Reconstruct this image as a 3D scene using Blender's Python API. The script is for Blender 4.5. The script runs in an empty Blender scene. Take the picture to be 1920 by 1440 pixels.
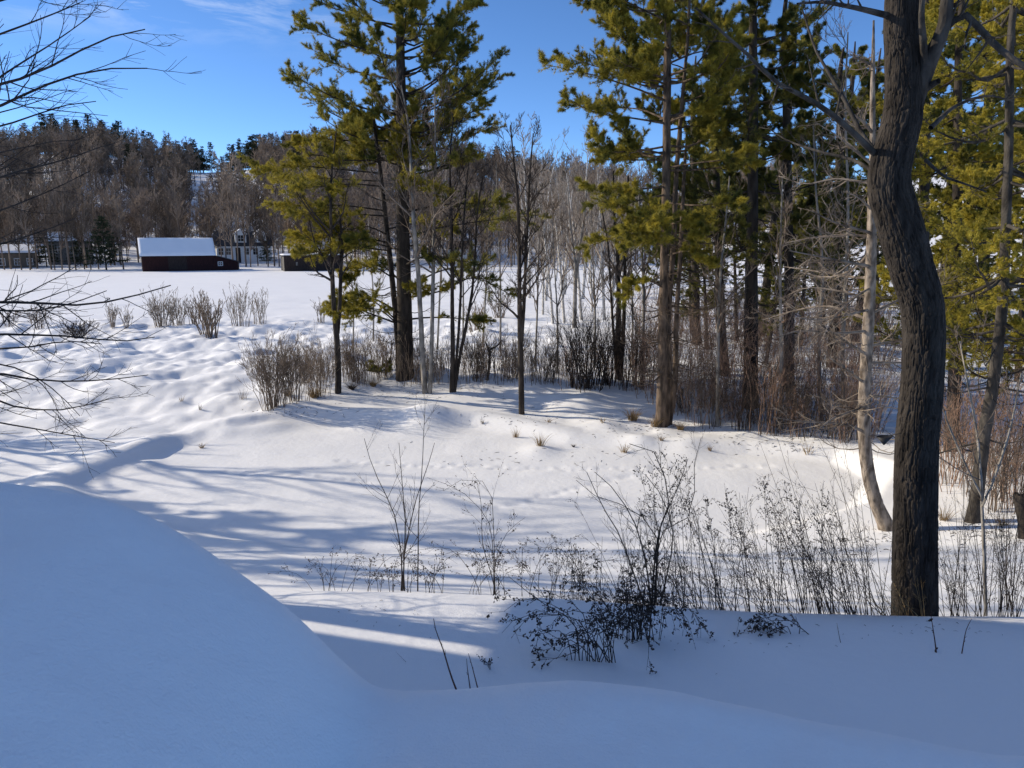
import bpy, math, random
import numpy as np
from mathutils import Vector

C = bpy.context.scene.collection
PI = math.pi

# ------------------------------------------------------------------ camera model
F = 1400.0
TH = math.radians(11.07)
CAMZ = 6.0
FW = np.array([0, math.cos(TH), -math.sin(TH)])
UP = np.array([0, math.sin(TH), math.cos(TH)])
RT = np.array([1.0, 0, 0])
CAM = np.array([0, 0, CAMZ])


def ray(px, py):
    return FW + RT * ((px - 960) / F) + UP * ((720 - py) / F)


def at(px, py, Y):
    d = ray(px, py)
    return CAM + d * (Y / d[1])


# ------------------------------------------------------------------ noise
def _hash(ix, iy, s):
    n = (ix.astype(np.int64) * 374761393 + iy.astype(np.int64) * 668265263 + s * 1442695041) & 0x7fffffff
    n = ((n ^ (n >> 13)) * 1274126177) & 0x7fffffff
    n = (n ^ (n >> 16)) & 0xffffff
    return n / float(0xffffff)


def vnoise(x, y, s=0):
    x = np.asarray(x, float); y = np.asarray(y, float)
    ix = np.floor(x); iy = np.floor(y)
    fx = x - ix; fy = y - iy
    fx = fx * fx * fx * (fx * (fx * 6 - 15) + 10); fy = fy * fy * fy * (fy * (fy * 6 - 15) + 10)
    a = _hash(ix, iy, s); b = _hash(ix + 1, iy, s); c = _hash(ix, iy + 1, s); d = _hash(ix + 1, iy + 1, s)
    return (a + (b - a) * fx) * (1 - fy) + (c + (d - c) * fx) * fy - .5


def fbm(x, y, s=0, o=3):
    r = 0; a = 1.0
    for i in range(o):
        r = r + a * vnoise(x * 2 ** i + 17.3 * i, y * 2 ** i - 9.1 * i, s + i); a *= .5
    return r


def sst(a, b, x):
    t = np.clip((x - a) / (b - a), 0, 1)
    return t * t * (3 - 2 * t)


# ------------------------------------------------------------------ terrain
def softp(x, k):
    return k * np.logaddexp(0, x / k)


def sm_interp(x, xs, ys, w):
    r = 0; tot = 0
    for o in np.linspace(-1.5, 1.5, 9):
        g = math.exp(-o * o); r = r + g * np.interp(x + o * w, xs, ys); tot += g
    return r / tot


_ty = np.arange(-60, 420, .1)
_tz = np.interp(_ty, [-60, 4.5, 6, 7.2, 7.75, 8.6, 10.5, 13, 16, 24, 27, 30, 33, 38, 50, 60, 150, 420],
                [2.3, 2.3, 2.2, 2.12, 2.06, 1.55, .8, .32, .12, .1, .3, .5, .45, .2, .12, .25, .25, .25])
_k = np.exp(-np.linspace(-2, 2, 13) ** 2); _k /= _k.sum()
_tz = np.convolve(np.pad(_tz, 6, mode='edge'), _k, mode='valid')

_bx = [-30, -2.7, -2.0, -1.85, -1.6, -1.4, -1.17, -.95, -.78, -.62, -.487, -.2, .1, .31, .65, .98, 1.6, 2.17, 6, 30]
_bz = [5.16, 5.10, 5.005, 4.985, 4.94, 4.835, 4.68, 4.50, 4.30, 4.14, 4.115, 4.115, 4.127, 4.12, 4.07, 3.995, 3.89, 3.81, 3.6, 3.6]
_sx = np.arange(-31, 31, .02)
_sz = np.interp(_sx, _bx, _bz)
_k2 = np.exp(-np.linspace(-2, 2, 17) ** 2); _k2 /= _k2.sum()
_sz = np.convolve(np.pad(_sz, 8, mode='edge'), _k2, mode='valid')


def gpt(px, py, z=0.0):
    d = ray(px, py)
    t = (z - CAMZ) / d[2]
    return CAM + d * t


POND = np.array([gpt(*p)[:2] for p in [(150, 915), (215, 885), (290, 860), (350, 834), (420, 814), (560, 790), (680, 797), (760, 803),
                                       (880, 803), (960, 815), (1060, 835), (1200, 845), (1400, 850), (1560, 868), (1640, 900), (1600, 960), (1400, 1010),
                                       (1100, 1050), (700, 1055), (400, 1010), (220, 960)]])


def pond_sd(x, y):
    n = len(POND)
    best = np.full(x.shape, 1e9); inside = np.zeros(x.shape, bool)
    for i in range(n):
        a = POND[i]; b = POND[(i + 1) % n]
        ex, ey = b - a
        wx = x - a[0]; wy = y - a[1]
        t = np.clip((wx * ex + wy * ey) / (ex * ex + ey * ey), 0, 1)
        best = np.minimum(best, (wx - ex * t) ** 2 + (wy - ey * t) ** 2)
        c = ((a[1] > y) != (b[1] > y))
        xi = a[0] + (y - a[1]) / (ey if abs(ey) > 1e-9 else 1e-9) * ex
        inside ^= c & (x < xi)
    d = np.sqrt(best)
    return np.where(inside, -d, d)


_cu = [(p - 960) / 1400 for p in (-700, 0, 120, 250, 400, 560, 700, 870, 950, 1080, 1500, 1920, 2600)]
_cz = [6 + 330 * math.tan(-(TH - math.atan((720 - q) / 1400))) for q in (304, 306, 276, 296, 322, 300, 288, 318, 345, 352, 372, 372, 380)]

MOUNDS = []       # (x, y, r, h)
for px, py, r, h in [(800, 788, .9, .34), (690, 792, .7, .16), (1010, 838, .5, .12), (780, 716, 1.1, .32), (905, 730, .8, .2), (560, 772, 1.0, .18),
                     (275, 864, .3, .10), (420, 808, .45, .12), (520, 795, .5, .10), (470, 800, .7, .16), (1130, 800, .6, .15), (1200, 826, .5, .14), (1290, 835, .6, .12), (1090, 760, 1.0, .2), (990, 735, 1.2, .22)]:
    p = gpt(px, py, .15); MOUNDS.append((p[0], p[1], r, h))
TRACKS = []
_r = random.Random(4)
for (a, b, n) in [((640, 868), (1100, 882), 26), ((1100, 882), (1460, 872), 18), ((430, 886), (700, 905), 16), ((1240, 880), (900, 960), 18)]:
    for i in range(n):
        t = (i + _r.uniform(-.2, .2)) / n
        p = gpt(a[0] + (b[0] - a[0]) * t, a[1] + (b[1] - a[1]) * t + _r.uniform(-3, 3), 0)
        TRACKS.append((p[0], p[1], .13, -.03))


def terr(x, y):
    x = np.asarray(x, float); y = np.asarray(y, float)
    yw = y + .5 * np.sin(x * .16 + 1.0) * sst(16, 30, y)
    z = np.interp(yw, _ty, _tz)
    lip = sm_interp(x, [-20, -2.73, 0, 2.61, 5.7, 12], [.1, .11, .05, -.17, -.25, -.3], .9)
    z = z + lip * (1 - sst(8.5, 12, y)) * sst(3, 5, y)
    # right hand ground climbs into the woods
    z = z + .085 * softp(x - 4.5, .8) * sst(7, 11, y) * (1 - .75 * sst(15, 24, y)) * (1 - sst(13, 40, x))
    z = z + sst(30, 60, y) * softp(x - .22 * y, 3.0) * .10
    # field swell
    z = z + .25 * fbm(x / 30, y / 30, 5, 2) * sst(35, 60, y)
    # marsh hummocks
    m = sst(24, 32, y) * (1 - sst(48, 58, y)) * (.35 + .65 * (1 - sst(-6, 8, x)))
    m = m + .45 * sst(19, 21, y) * (1 - sst(26, 30, y)) * (1 - sst(-9, -6, x))
    hm = fbm(x / 1.7 + 3, y / 2.0, 11, 3)
    z = z + m * (.46 * hm + .16 * np.abs(vnoise(x / .8, y / 1.0, 21)))
    # drifts of the flat ground
    near = sst(9, 12, y) * (1 - sst(60, 90, y))
    z = z + near * (.12 * fbm(x / 3.2, y / 2.6, 31, 2))
    # pond basin
    sd = pond_sd(x, y)
    ins = 1 - sst(-.25, .55, sd)
    rim = np.exp(-((sd - .75) / .65) ** 2) * .20 * (1 - sst(-2, 6, x)) * (.95 + .35 * vnoise(x / 1.1, y / 1.1, 44)) * sst(14, 18, y)
    floor = .02 + .055 * vnoise(x / 2.7, y / 1.3, 41) + .02 * vnoise(x / .7, y / .5, 43)
    z = (z + rim) * (1 - ins) + floor * ins
    z = z + .07 * fbm(x / .8, y / .8, 51, 2) * sst(0, 1.5, sd) * (1 - sst(4, 7, sd)) * sst(15, 17, y) * sst(-1, 1, x)
    for (mx, my, r, h) in MOUNDS:
        z = z + h * np.exp(-((x - mx) ** 2 + ((y - my) * .8) ** 2) / r ** 2)
    for (mx, my, r, h) in TRACKS:
        q = ((x - mx) ** 2 + (y - my) ** 2) / r ** 2
        z = z + np.where(q < 9, h * np.exp(-q), 0)
    # small drift texture in the foreground
    z = z + .015 * fbm(x / .9, y / .7, 61, 2) * (1 - sst(8, 12, y))
    # snowbank by the camera
    ridge = 2.75 + .06 * np.sin(x * 2.0)
    zc = np.interp(x, _sx, _sz)
    over = np.maximum(0, y - ridge)
    under = np.maximum(0, ridge - y)
    bank = zc - np.where(over < .5, 1.1 * over ** 2, .275 + 1.1 * (over - .5)) - .045 * under ** 1.6 * (1 - sst(2, 5, under)) - .12 * sst(2, 5, under)
    bank = bank - np.exp(-((x + .45 + .35 * under) / .22) ** 2) * .075 * sst(.05, .6, under)
    bank = bank + .024 * fbm(x / .6, y / .6, 71, 2) + .006 * fbm(x / .13, y / .16, 73, 2)
    k = .12
    h = np.clip(.5 + .5 * (bank - z) / k, 0, 1)
    z = z * (1 - h) + bank * h + k * h * (1 - h)
    # wooded hill
    u = x / np.maximum(y, 1)
    cz = sm_interp(u, _cu, _cz, .05) * (1 + .06 * vnoise(x / 45, y / 60, 81))
    rr = softp(y - 165, 8) - softp(y - 330, 8); rr = rr / 165
    prof = rr * rr * (3 - 2 * rr) * .75 + rr * .25
    z = z + np.where(y > 100, prof * (cz - .5) + 2.5 * fbm(x / 40, y / 40, 91, 2) * rr, 0)
    return z


def tz(x, y):
    return float(terr(np.array([x]), np.array([y]))[0])


_ts = np.concatenate([np.geomspace(3.0, 420, 1400)])


def hit(px, py, ymin=4.2):
    """where the pixel's ray meets the snow"""
    d = ray(px, py)
    P = CAM[None] + d[None] * _ts[:, None]
    z = terr(P[:, 0], P[:, 1])
    ok = (P[:, 2] < z) & (P[:, 1] > ymin)
    if not ok.any():
        i = len(_ts) - 1
    else:
        i = int(np.argmax(ok))
    if i == 0 or not ok.any():
        p = P[i]
    else:
        g0 = P[i - 1, 2] - z[i - 1]; g1 = P[i, 2] - z[i]
        t = g0 / (g0 - g1) if g0 > 0 else 1.0
        p = P[i - 1] + (P[i] - P[i - 1]) * t
    return np.array([p[0], p[1], tz(p[0], p[1])])


# ------------------------------------------------------------------ materials
def new_mat(name):
    m = bpy.data.materials.new(name); m.use_nodes = True
    nt = m.node_tree; nt.nodes.clear()
    out = nt.nodes.new('ShaderNodeOutputMaterial')
    b = nt.nodes.new('ShaderNodeBsdfPrincipled')
    nt.links.new(b.outputs[0], out.inputs[0])
    return m, nt, b, out


def noise_mat(name, c1, c2, scale=8, rough=.85, bump=.0, bscale=30, stretch=(1, 1, 1), trans=0, rnd=0, spec=.2, detail=4, lo=.35, hi=.65, dist=.02):
    m, nt, b, out = new_mat(name)
    tc = nt.nodes.new('ShaderNodeTexCoord'); mp = nt.nodes.new('ShaderNodeMapping')
    mp.inputs['Scale'].default_value = stretch
    nt.links.new(tc.outputs['Object'], mp.inputs[0])
    n = nt.nodes.new('ShaderNodeTexNoise'); n.inputs['Scale'].default_value = scale; n.inputs['Detail'].default_value = detail
    nt.links.new(mp.outputs[0], n.inputs[0])
    r = nt.nodes.new('ShaderNodeValToRGB')
    r.color_ramp.elements[0].position = lo; r.color_ramp.elements[1].position = hi
    r.color_ramp.elements[0].color = (*c1, 1); r.color_ramp.elements[1].color = (*c2, 1)
    nt.links.new(n.outputs[0], r.inputs[0])
    col = r.outputs[0]
    if rnd:
        oi = nt.nodes.new('ShaderNodeObjectInfo'); hs = nt.nodes.new('ShaderNodeHueSaturation')
        mr = nt.nodes.new('ShaderNodeMapRange'); mr.inputs[3].default_value = 1 - rnd; mr.inputs[4].default_value = 1 + rnd
        nt.links.new(oi.outputs['Random'], mr.inputs[0]); nt.links.new(mr.outputs[0], hs.inputs['Value']); nt.links.new(col, hs.inputs['Color'])
        col = hs.outputs[0]
    nt.links.new(col, b.inputs['Base Color'])
    b.inputs['Roughness'].default_value = rough
    b.inputs['Specular IOR Level'].default_value = spec
    if bump:
        n2 = nt.nodes.new('ShaderNodeTexNoise'); n2.inputs['Scale'].default_value = bscale; n2.inputs['Detail'].default_value = 5
        nt.links.new(mp.outputs[0], n2.inputs[0])
        bp = nt.nodes.new('ShaderNodeBump'); bp.inputs['Strength'].default_value = bump; bp.inputs['Distance'].default_value = dist
        nt.links.new(n2.outputs[0], bp.inputs['Height']); nt.links.new(bp.outputs[0], b.inputs['Normal'])
    if trans:
        tr = nt.nodes.new('ShaderNodeBsdfTranslucent'); mx = nt.nodes.new('ShaderNodeMixShader'); mx.inputs[0].default_value = trans
        nt.links.new(col, tr.inputs[0]); nt.links.new(b.outputs[0], mx.inputs[1]); nt.links.new(tr.outputs[0], mx.inputs[2])
        nt.links.new(mx.outputs[0], out.inputs[0])
    return m


M = {}


def make_snow(name='snow'):
    m, nt, b, out = new_mat(name)
    tc = nt.nodes.new('ShaderNodeTexCoord')
    n = nt.nodes.new('ShaderNodeTexNoise'); n.inputs['Scale'].default_value = .35; n.inputs['Detail'].default_value = 4
    nt.links.new(tc.outputs['Object'], n.inputs[0])
    r = nt.nodes.new('ShaderNodeValToRGB')
    r.color_ramp.elements[0].position = .3; r.color_ramp.elements[1].position = .7
    r.color_ramp.elements[0].color = (.87, .873, .88, 1); r.color_ramp.elements[1].color = (.91, .91, .913, 1)
    nt.links.new(n.outputs[0], r.inputs[0]); nt.links.new(r.outputs[0], b.inputs['Base Color'])
    b.inputs['Roughness'].default_value = .65; b.inputs['Specular IOR Level'].default_value = .25
    n2 = nt.nodes.new('ShaderNodeTexNoise'); n2.inputs['Scale'].default_value = 5; n2.inputs['Detail'].default_value = 8; n2.inputs['Roughness'].default_value = .6
    n3 = nt.nodes.new('ShaderNodeTexNoise'); n3.inputs['Scale'].default_value = 85; n3.inputs['Detail'].default_value = 2
    nt.links.new(tc.outputs['Object'], n2.inputs[0]); nt.links.new(tc.outputs['Object'], n3.inputs[0])
    b1 = nt.nodes.new('ShaderNodeBump'); b1.inputs['Strength'].default_value = .5; b1.inputs['Distance'].default_value = .03
    b2 = nt.nodes.new('ShaderNodeBump'); b2.inputs['Strength'].default_value = .7; b2.inputs['Distance'].default_value = .005
    nt.links.new(n2.outputs[0], b1.inputs['Height']); nt.links.new(n3.outputs[0], b2.inputs['Height'])
    nt.links.new(b1.outputs[0], b2.inputs['Normal']); nt.links.new(b2.outputs[0], b.inputs['Normal'])
    return m


M['snow'] = make_snow()
M['oak'] = noise_mat('oak_bark', (.016, .013, .011), (.062, .052, .043), 9, .9, .9, 34, (1, 1, .28), dist=.03, lo=.3, hi=.72)
M['lichen_bark'] = noise_mat('lichen_bark', (.03, .026, .022), (.10, .088, .074), 7, .9, .6, 40, (1, 1, .4))
M['pine_bark'] = noise_mat('pine_bark', (.022, .018, .015), (.066, .054, .044), 6, .9, .8, 26, (1, 1, .3))
M['warm_bark'] = noise_mat('warm_pine_bark', (.045, .034, .026), (.175, .128, .092), 9, .9, .9, 26, (1, 1, .3))
M['grey_bark'] = noise_mat('grey_bark', (.13, .12, .105), (.34, .315, .28), 5, .85, .5, 26, (1, 1, .5))
M['pale_bark'] = noise_mat('pale_dead_bark', (.085, .066, .05), (.36, .30, .24), 11, .85, .5, 22, (1, 1, .4))
M['birch_bark'] = noise_mat('birch_bark', (.32, .30, .27), (.66, .63, .58), 6, .8, .3, 30, (1, 1, 1.6))
M['dark_twig'] = noise_mat('dark_twig', (.03, .024, .022), (.075, .06, .05), 6, .9)
M['brown_twig'] = noise_mat('brown_twig', (.10, .078, .060), (.26, .205, .16), 5, .9, rnd=.25)
M['far_twig'] = noise_mat('far_twig', (.10, .074, .056), (.29, .225, .17), .25, .9, rnd=.42)
M['red_twig'] = noise_mat('red_twig', (.20, .125, .085), (.42, .28, .20), 5, .9, rnd=.2)
M['pale_twig'] = noise_mat('pale_twig', (.18, .15, .12), (.36, .31, .26), 5, .9, rnd=.2)
M['straw'] = noise_mat('straw', (.22, .14, .06), (.42, .30, .15), 4, .8, trans=.2)
M['weed'] = noise_mat('weed_seed', (.035, .027, .022), (.085, .062, .045), 12, .9)
M['needle'] = noise_mat('pine_needle', (.075, .095, .020), (.40, .34, .056), 2.2, .55, trans=.36, lo=.38, hi=.62, rnd=.12, spec=.3)
M['needle_warm'] = noise_mat('pine_needle_warm', (.10, .11, .022), (.48, .40, .058), 2.2, .55, trans=.36, lo=.38, hi=.62, rnd=.1, spec=.3)
M['dead_twig'] = noise_mat('dead_twig', (.09, .07, .055), (.34, .28, .22), 4, .9)
M['stalk'] = noise_mat('red_brown_stalk', (.07, .03, .022), (.14, .07, .05), 8, .8)
M['needle_gold'] = noise_mat('pine_needle_gold', (.17, .16, .026), (.55, .45, .06), 2.2, .55, trans=.34, lo=.36, hi=.62, rnd=.1, spec=.3)
M['needle_dark'] = noise_mat('pine_needle_dark', (.045, .065, .018), (.28, .25, .046), 2.0, .55, trans=.35, lo=.38, hi=.62, rnd=.15, spec=.3)
M['needle_far'] = noise_mat('conifer_far', (.016, .026, .014), (.05, .062, .026), .5, .7, trans=.1, rnd=.35)
M['red_board'] = noise_mat('red_barn_board', (.020, .009, .009), (.042, .015, .014), 3, .85, .4, 20, (6, 6, .5))
M['grey_board'] = noise_mat('weathered_board', (.10, .095, .085), (.22, .205, .185), 3, .85, .4, 20, (6, 6, .5))
M['dark_board'] = noise_mat('dark_board', (.02, .014, .012), (.05, .035, .03), 3, .85, .4, 20, (6, 6, .5))
M['white_board'] = noise_mat('white_clapboard', (.62, .62, .60), (.76, .76, .74), 2, .7, .2, 10, (1, 1, 12))
M['tan_board'] = noise_mat('tan_clapboard', (.10, .08, .06), (.16, .13, .10), 2, .8, .2, 10, (1, 1, 12))
M['trim'] = noise_mat('white_trim', (.68, .68, .66), (.8, .8, .78), 3, .6)
M['shingle'] = noise_mat('dark_shingle', (.035, .036, .04), (.08, .08, .085), 4, .9, .3, 20)
M['glass'] = noise_mat('window_glass', (.012, .014, .018), (.03, .034, .04), 1, .08, spec=.6)
M['tin'] = noise_mat('dark_tin', (.012, .012, .014), (.03, .03, .032), 6, .6, spec=.4)


# ------------------------------------------------------------------ mesh building
class Geo:
    def __init__(s):
        s.v = []; s.q = []; s.t = []; s.qm = []; s.tm = []; s.n = 0

    def add(s, v, q=None, t=None, mi=0):
        v = np.asarray(v, float).reshape(-1, 3)
        if q is not None and len(q):
            q = np.asarray(q, int); s.q.append(q + s.n); s.qm.append(np.full(len(q), mi))
        if t is not None and len(t):
            t = np.asarray(t, int); s.t.append(t + s.n); s.tm.append(np.full(len(t), mi))
        s.v.append(v); s.n += len(v)

    def xf(s, loc=(0, 0, 0), rz=0, sc=1.0):
        c, n = math.cos(rz), math.sin(rz)
        R = np.array([[c, -n, 0], [n, c, 0], [0, 0, 1]])
        g = Geo(); g.n = s.n; g.q = s.q; g.t = s.t; g.qm = s.qm; g.tm = s.tm
        v = np.concatenate(s.v) * sc
        g.v = [v @ R.T + np.asarray(loc)]
        return g

    def merge(s, g, mi=None):
        v = np.concatenate(g.v)
        for q, m in zip(g.q, g.qm): s.q.append(q + s.n); s.qm.append(m if mi is None else np.full(len(m), mi))
        for t, m in zip(g.t, g.tm): s.t.append(t + s.n); s.tm.append(m if mi is None else np.full(len(m), mi))
        s.v.append(v); s.n += len(v)

    def mesh(s, name, mats, smooth=True, origin=None):
        v = np.concatenate(s.v)
        if origin is not None: v = v - np.asarray(origin)[None]
        q = np.concatenate(s.q) if s.q else np.zeros((0, 4), int)
        t = np.concatenate(s.t) if s.t else np.zeros((0, 3), int)
        mi = np.concatenate(s.qm + s.tm) if (s.qm or s.tm) else np.zeros(0)
        me = bpy.data.meshes.new(name)
        me.vertices.add(len(v)); me.vertices.foreach_set('co', v.astype(np.float32).ravel())
        loops = np.concatenate([q.ravel(), t.ravel()])
        me.loops.add(len(loops)); me.loops.foreach_set('vertex_index', loops.astype(np.int32))
        nf = len(q) + len(t)
        me.polygons.add(nf)
        st = np.concatenate([np.arange(len(q)) * 4, len(q) * 4 + np.arange(len(t)) * 3])
        me.polygons.foreach_set('loop_start', st.astype(np.int32))
        me.polygons.foreach_set('material_index', mi.astype(np.int32))
        for m in mats: me.materials.append(m)
        me.update(calc_edges=True)
        me.polygons.foreach_set('use_smooth', np.full(nf, smooth, bool))
        return me

    def build(s, name, mats, parent=None, origin=None, smooth=True):
        if not isinstance(mats, (list, tuple)): mats = [mats]
        o = bpy.data.objects.new(name, s.mesh(name, mats, smooth, origin))
        C.objects.link(o)
        if parent is not None: o.parent = parent
        elif origin is not None: o.location = tuple(origin)
        return o


def nrm(a):
    return a / np.maximum(np.linalg.norm(a, axis=-1, keepdims=True), 1e-9)


def tubes(g, P, R, sides=5, mi=0, cap=False):
    """P (N,K,3), R (N,K): N tapered tubes in one go"""
    P = np.asarray(P, float); R = np.asarray(R, float)
    if P.ndim == 2: P = P[None]; R = R[None]
    N, K, _ = P.shape
    if N == 0: return
    T = np.empty_like(P)
    T[:, 1:-1] = P[:, 2:] - P[:, :-2]; T[:, 0] = P[:, 1] - P[:, 0]; T[:, -1] = P[:, -1] - P[:, -2]
    T = nrm(T)
    mean = nrm(P[:, -1] - P[:, 0])
    ref = np.zeros((N, 3)); ref[np.arange(N), np.argmin(np.abs(mean), axis=1)] = 1
    A = nrm(np.cross(T, ref[:, None])); B = np.cross(T, A)
    an = np.arange(sides) * 2 * PI / sides
    V = P[:, :, None] + R[:, :, None, None] * (A[:, :, None] * np.cos(an)[None, None, :, None] + B[:, :, None] * np.sin(an)[None, None, :, None])
    idx = np.arange(N * K * sides).reshape(N, K, sides)
    a = idx[:, :-1]; b = idx[:, 1:]
    q = np.stack([a, np.roll(a, -1, 2), np.roll(b, -1, 2), b], -1).reshape(-1, 4)
    t = None
    V = V.reshape(-1, 3)
    if cap and sides > 3:
        t = []
        for i in range(N):
            for k in range(1, sides - 1): t.append((idx[i, -1, 0], idx[i, -1, k], idx[i, -1, k + 1]))
        t = np.array(t)
    g.add(V, q, t, mi)


def lerp_poly(P, R, par, t):
    K = P.shape[1]
    f = t * (K - 1); i = np.minimum(f.astype(int), K - 2); w = (f - i)[:, None]
    a = P[par, i]; b = P[par, i + 1]
    pos = a * (1 - w) + b * w
    rad = R[par, i] * (1 - w[:, 0]) + R[par, i + 1] * w[:, 0]
    return pos, nrm(b - a), rad


def plen(P):
    return np.linalg.norm(P[:, 1:] - P[:, :-1], axis=2).sum(1)


def spawn(P, R, n, rng, t0=.25, t1=1., length=.4, ang=(35, 60), K=5, up=.3, wig=.15, rr=.55, rmin=.004, flat=False, tipr=.25, absolute=False, taper=.5):
    N = len(P)
    if N == 0: return P, R
    par = np.repeat(np.arange(N), n)
    t = t0 + (t1 - t0) * rng.random(len(par))
    pos, d, rad = lerp_poly(P, R, par, t)
    rv = rng.normal(size=(len(par), 3))
    if flat: rv[:, 2] *= .18
    perp = nrm(rv - (rv * d).sum(1, keepdims=True) * d)
    a = np.radians(rng.uniform(ang[0], ang[1], len(par)))[:, None]
    dr = nrm(np.cos(a) * d + np.sin(a) * perp)
    L = (np.full(len(par), length) if absolute else plen(P)[par] * length) * (1 - taper * (t - t0) / max(t1 - t0, 1e-6)) * rng.uniform(.6, 1.25, len(par))
    Q = np.empty((len(par), K, 3)); Q[:, 0] = pos
    cur = dr
    for k in range(1, K):
        cur = nrm(cur + np.array([0, 0, up / (K - 1)]) + rng.normal(size=cur.shape) * wig)
        Q[:, k] = Q[:, k - 1] + cur * (L / (K - 1))[:, None]
    r0 = np.maximum(rad * rr, rmin)
    S = np.linspace(1, tipr, K)[None] * r0[:, None]
    return Q, np.maximum(S, rmin * .6)


def resample(pts, K):
    pts = np.asarray(pts, float)
    if len(pts) == 2:
        t = np.linspace(0, 1, K)[:, None]; return pts[0] * (1 - t) + pts[1] * t
    # Catmull-Rom through the points
    p = np.vstack([2 * pts[0] - pts[1], pts, 2 * pts[-1] - pts[-2]])
    seg = np.linalg.norm(np.diff(pts, axis=0), axis=1); cu = np.concatenate([[0], np.cumsum(seg)])
    out = []
    for s in np.linspace(0, cu[-1], K):
        i = min(np.searchsorted(cu, s, side='right') - 1, len(pts) - 2)
        t = (s - cu[i]) / max(seg[i], 1e-9)
        a, b, c, d = p[i], p[i + 1], p[i + 2], p[i + 3]
        out.append(.5 * ((2 * b) + (-a + c) * t + (2 * a - 5 * b + 4 * c - d) * t * t + (-a + 3 * b - 3 * c + d) * t ** 3))
    return np.array(out)


def blades(g, pos, axis, rng, m=7, length=.1, width=.014, spread=.9, mi=0, grav=0.):
    """needle tufts: m thin blades from every point, fanned about its axis"""
    N = len(pos)
    if N == 0: return
    p = np.repeat(pos, m, 0); a = np.repeat(axis, m, 0)
    d = nrm(a + rng.normal(size=p.shape) * spread + np.array([0, 0, grav]))
    L = (length * rng.uniform(.65, 1.2, len(p)))[:, None]
    side = nrm(np.cross(d, rng.normal(size=p.shape))) * (width * .5)
    V = np.stack([p - side, p + side, p + d * L], 1).reshape(-1, 3)
    g.add(V, None, np.arange(len(p) * 3).reshape(-1, 3), mi)


# ------------------------------------------------------------------ things
def thing(name, label, cat, loc, group=None):
    o = bpy.data.objects.new(name, None); C.objects.link(o); o.location = tuple(float(c) for c in loc)
    o.empty_display_size = .3
    return tag(o, label, cat, group)


def tag(o, label=None, cat=None, group=None, kind=None):
    if label: o['label'] = label
    if cat: o['category'] = cat
    if group: o['group'] = group
    if kind: o['kind'] = kind
    return o


def dup(root, loc, rz=0, sc=1.0, label=None, group=None):
    r = root.copy(); C.objects.link(r); r.location = tuple(float(c) for c in loc); r.rotation_euler = (0, 0, rz); r.scale = (sc, sc, sc) if np.isscalar(sc) else sc
    if label: r['label'] = label
    if group: r['group'] = group
    for ch in list(root.children):
        c = ch.copy(); C.objects.link(c); c.parent = r
        for gch in list(ch.children):
            d = gch.copy(); C.objects.link(d); d.parent = c
    return r


def pxline(pts, Y, dy=None):
    """pixel polyline -> points on the upright plane of depth Y (dy: own depth offset per point)"""
    return np.array([at(p[0], p[1], Y + (dy[i] if dy else (p[2] if len(p) > 2 else 0))) for i, p in enumerate(pts)])


def rough_tube(g, pts, rad, sides, rows, rng, ridge=.04, freq=9, vf=1.2, mi=0, flare=0, seed=1):
    """a trunk with bark furrows pushed into the mesh"""
    P = resample(pts, rows)
    seg = np.linalg.norm(np.diff(np.asarray(pts, float), axis=0), axis=1); cu = np.concatenate([[0], np.cumsum(seg)])
    s = np.linspace(0, cu[-1], rows)
    R = np.interp(s, cu, rad)
    k = np.ones(9) / 9; R = np.convolve(np.pad(R, 4, mode='edge'), k, mode='valid')
    T = nrm(np.gradient(P, axis=0))
    A = nrm(np.cross(T, np.array([0, 1.0, 0.05]))); B = np.cross(T, A)
    an = np.arange(sides) * 2 * PI / sides
    U, S = np.meshgrid(an, s)
    w = .5 * vnoise(np.cos(U) * 2 + 5, S * 2.2 + np.sin(U) * 2, seed) * 1.4
    n = sst(.0, .30, np.abs(vnoise(freq * U / (2 * PI) * 2.4 + w * 2.2, S * vf * 2.2, seed + 3)) * 2)
    n2 = sst(.0, .5, np.abs(vnoise(freq * U / (2 * PI) * 5.2 + w * 3, S * vf * 5.5, seed + 5)) * 2)
    big = vnoise(np.cos(U) * 1.3 + 9, S * .9 + np.sin(U) * 1.3, seed + 7)
    # close the seam
    bl = np.clip(U / (2 * PI) * 12 - 11, 0, 1)
    n = n * (1 - bl) + n[:, :1] * bl; n2 = n2 * (1 - bl) + n2[:, :1] * bl
    Rr = R[:, None] * (1 + .05 * big) + ridge * .55 * (n + .45 * n2 - 1.0)
    if flare:
        Rr = Rr + R[:, None] * flare * np.exp(-S / .35) * (1 + .35 * np.cos(5 * U + 1))
    V = P[:, None] + Rr[..., None] * (A[:, None] * np.cos(an)[None, :, None] + B[:, None] * np.sin(an)[None, :, None])
    idx = np.arange(rows * sides).reshape(rows, sides)
    a = idx[:-1]; b = idx[1:]
    q = np.stack([a, np.roll(a, -1, 1), np.roll(b, -1, 1), b], -1).reshape(-1, 4)
    g.add(V.reshape(-1, 3), q, None, mi)


def bare_crown(g, P, R, rng, n=(14, 6, 5), lens=(.35, .45, .5), t0=.35, up=.5, ang=(30, 60), rmin=.006, sides=(5, 4, 3), wig=.14, lastK=4, rr=.5, mi=0):
    """branches, side branches and twigs of a leafless tree, level by level"""
    for i, (nn, ll) in enumerate(zip(n, lens)):
        last = i == len(n) - 1
        P, R = spawn(P, R, nn, rng, t0=t0 if i == 0 else .2, t1=.98, length=ll, ang=ang, K=lastK if last else 6, up=up, wig=wig, rr=rr, rmin=rmin if last else rmin * 1.3)
        tubes(g, P, R, sides[min(i, len(sides) - 1)], mi)
    return P, R


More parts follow.
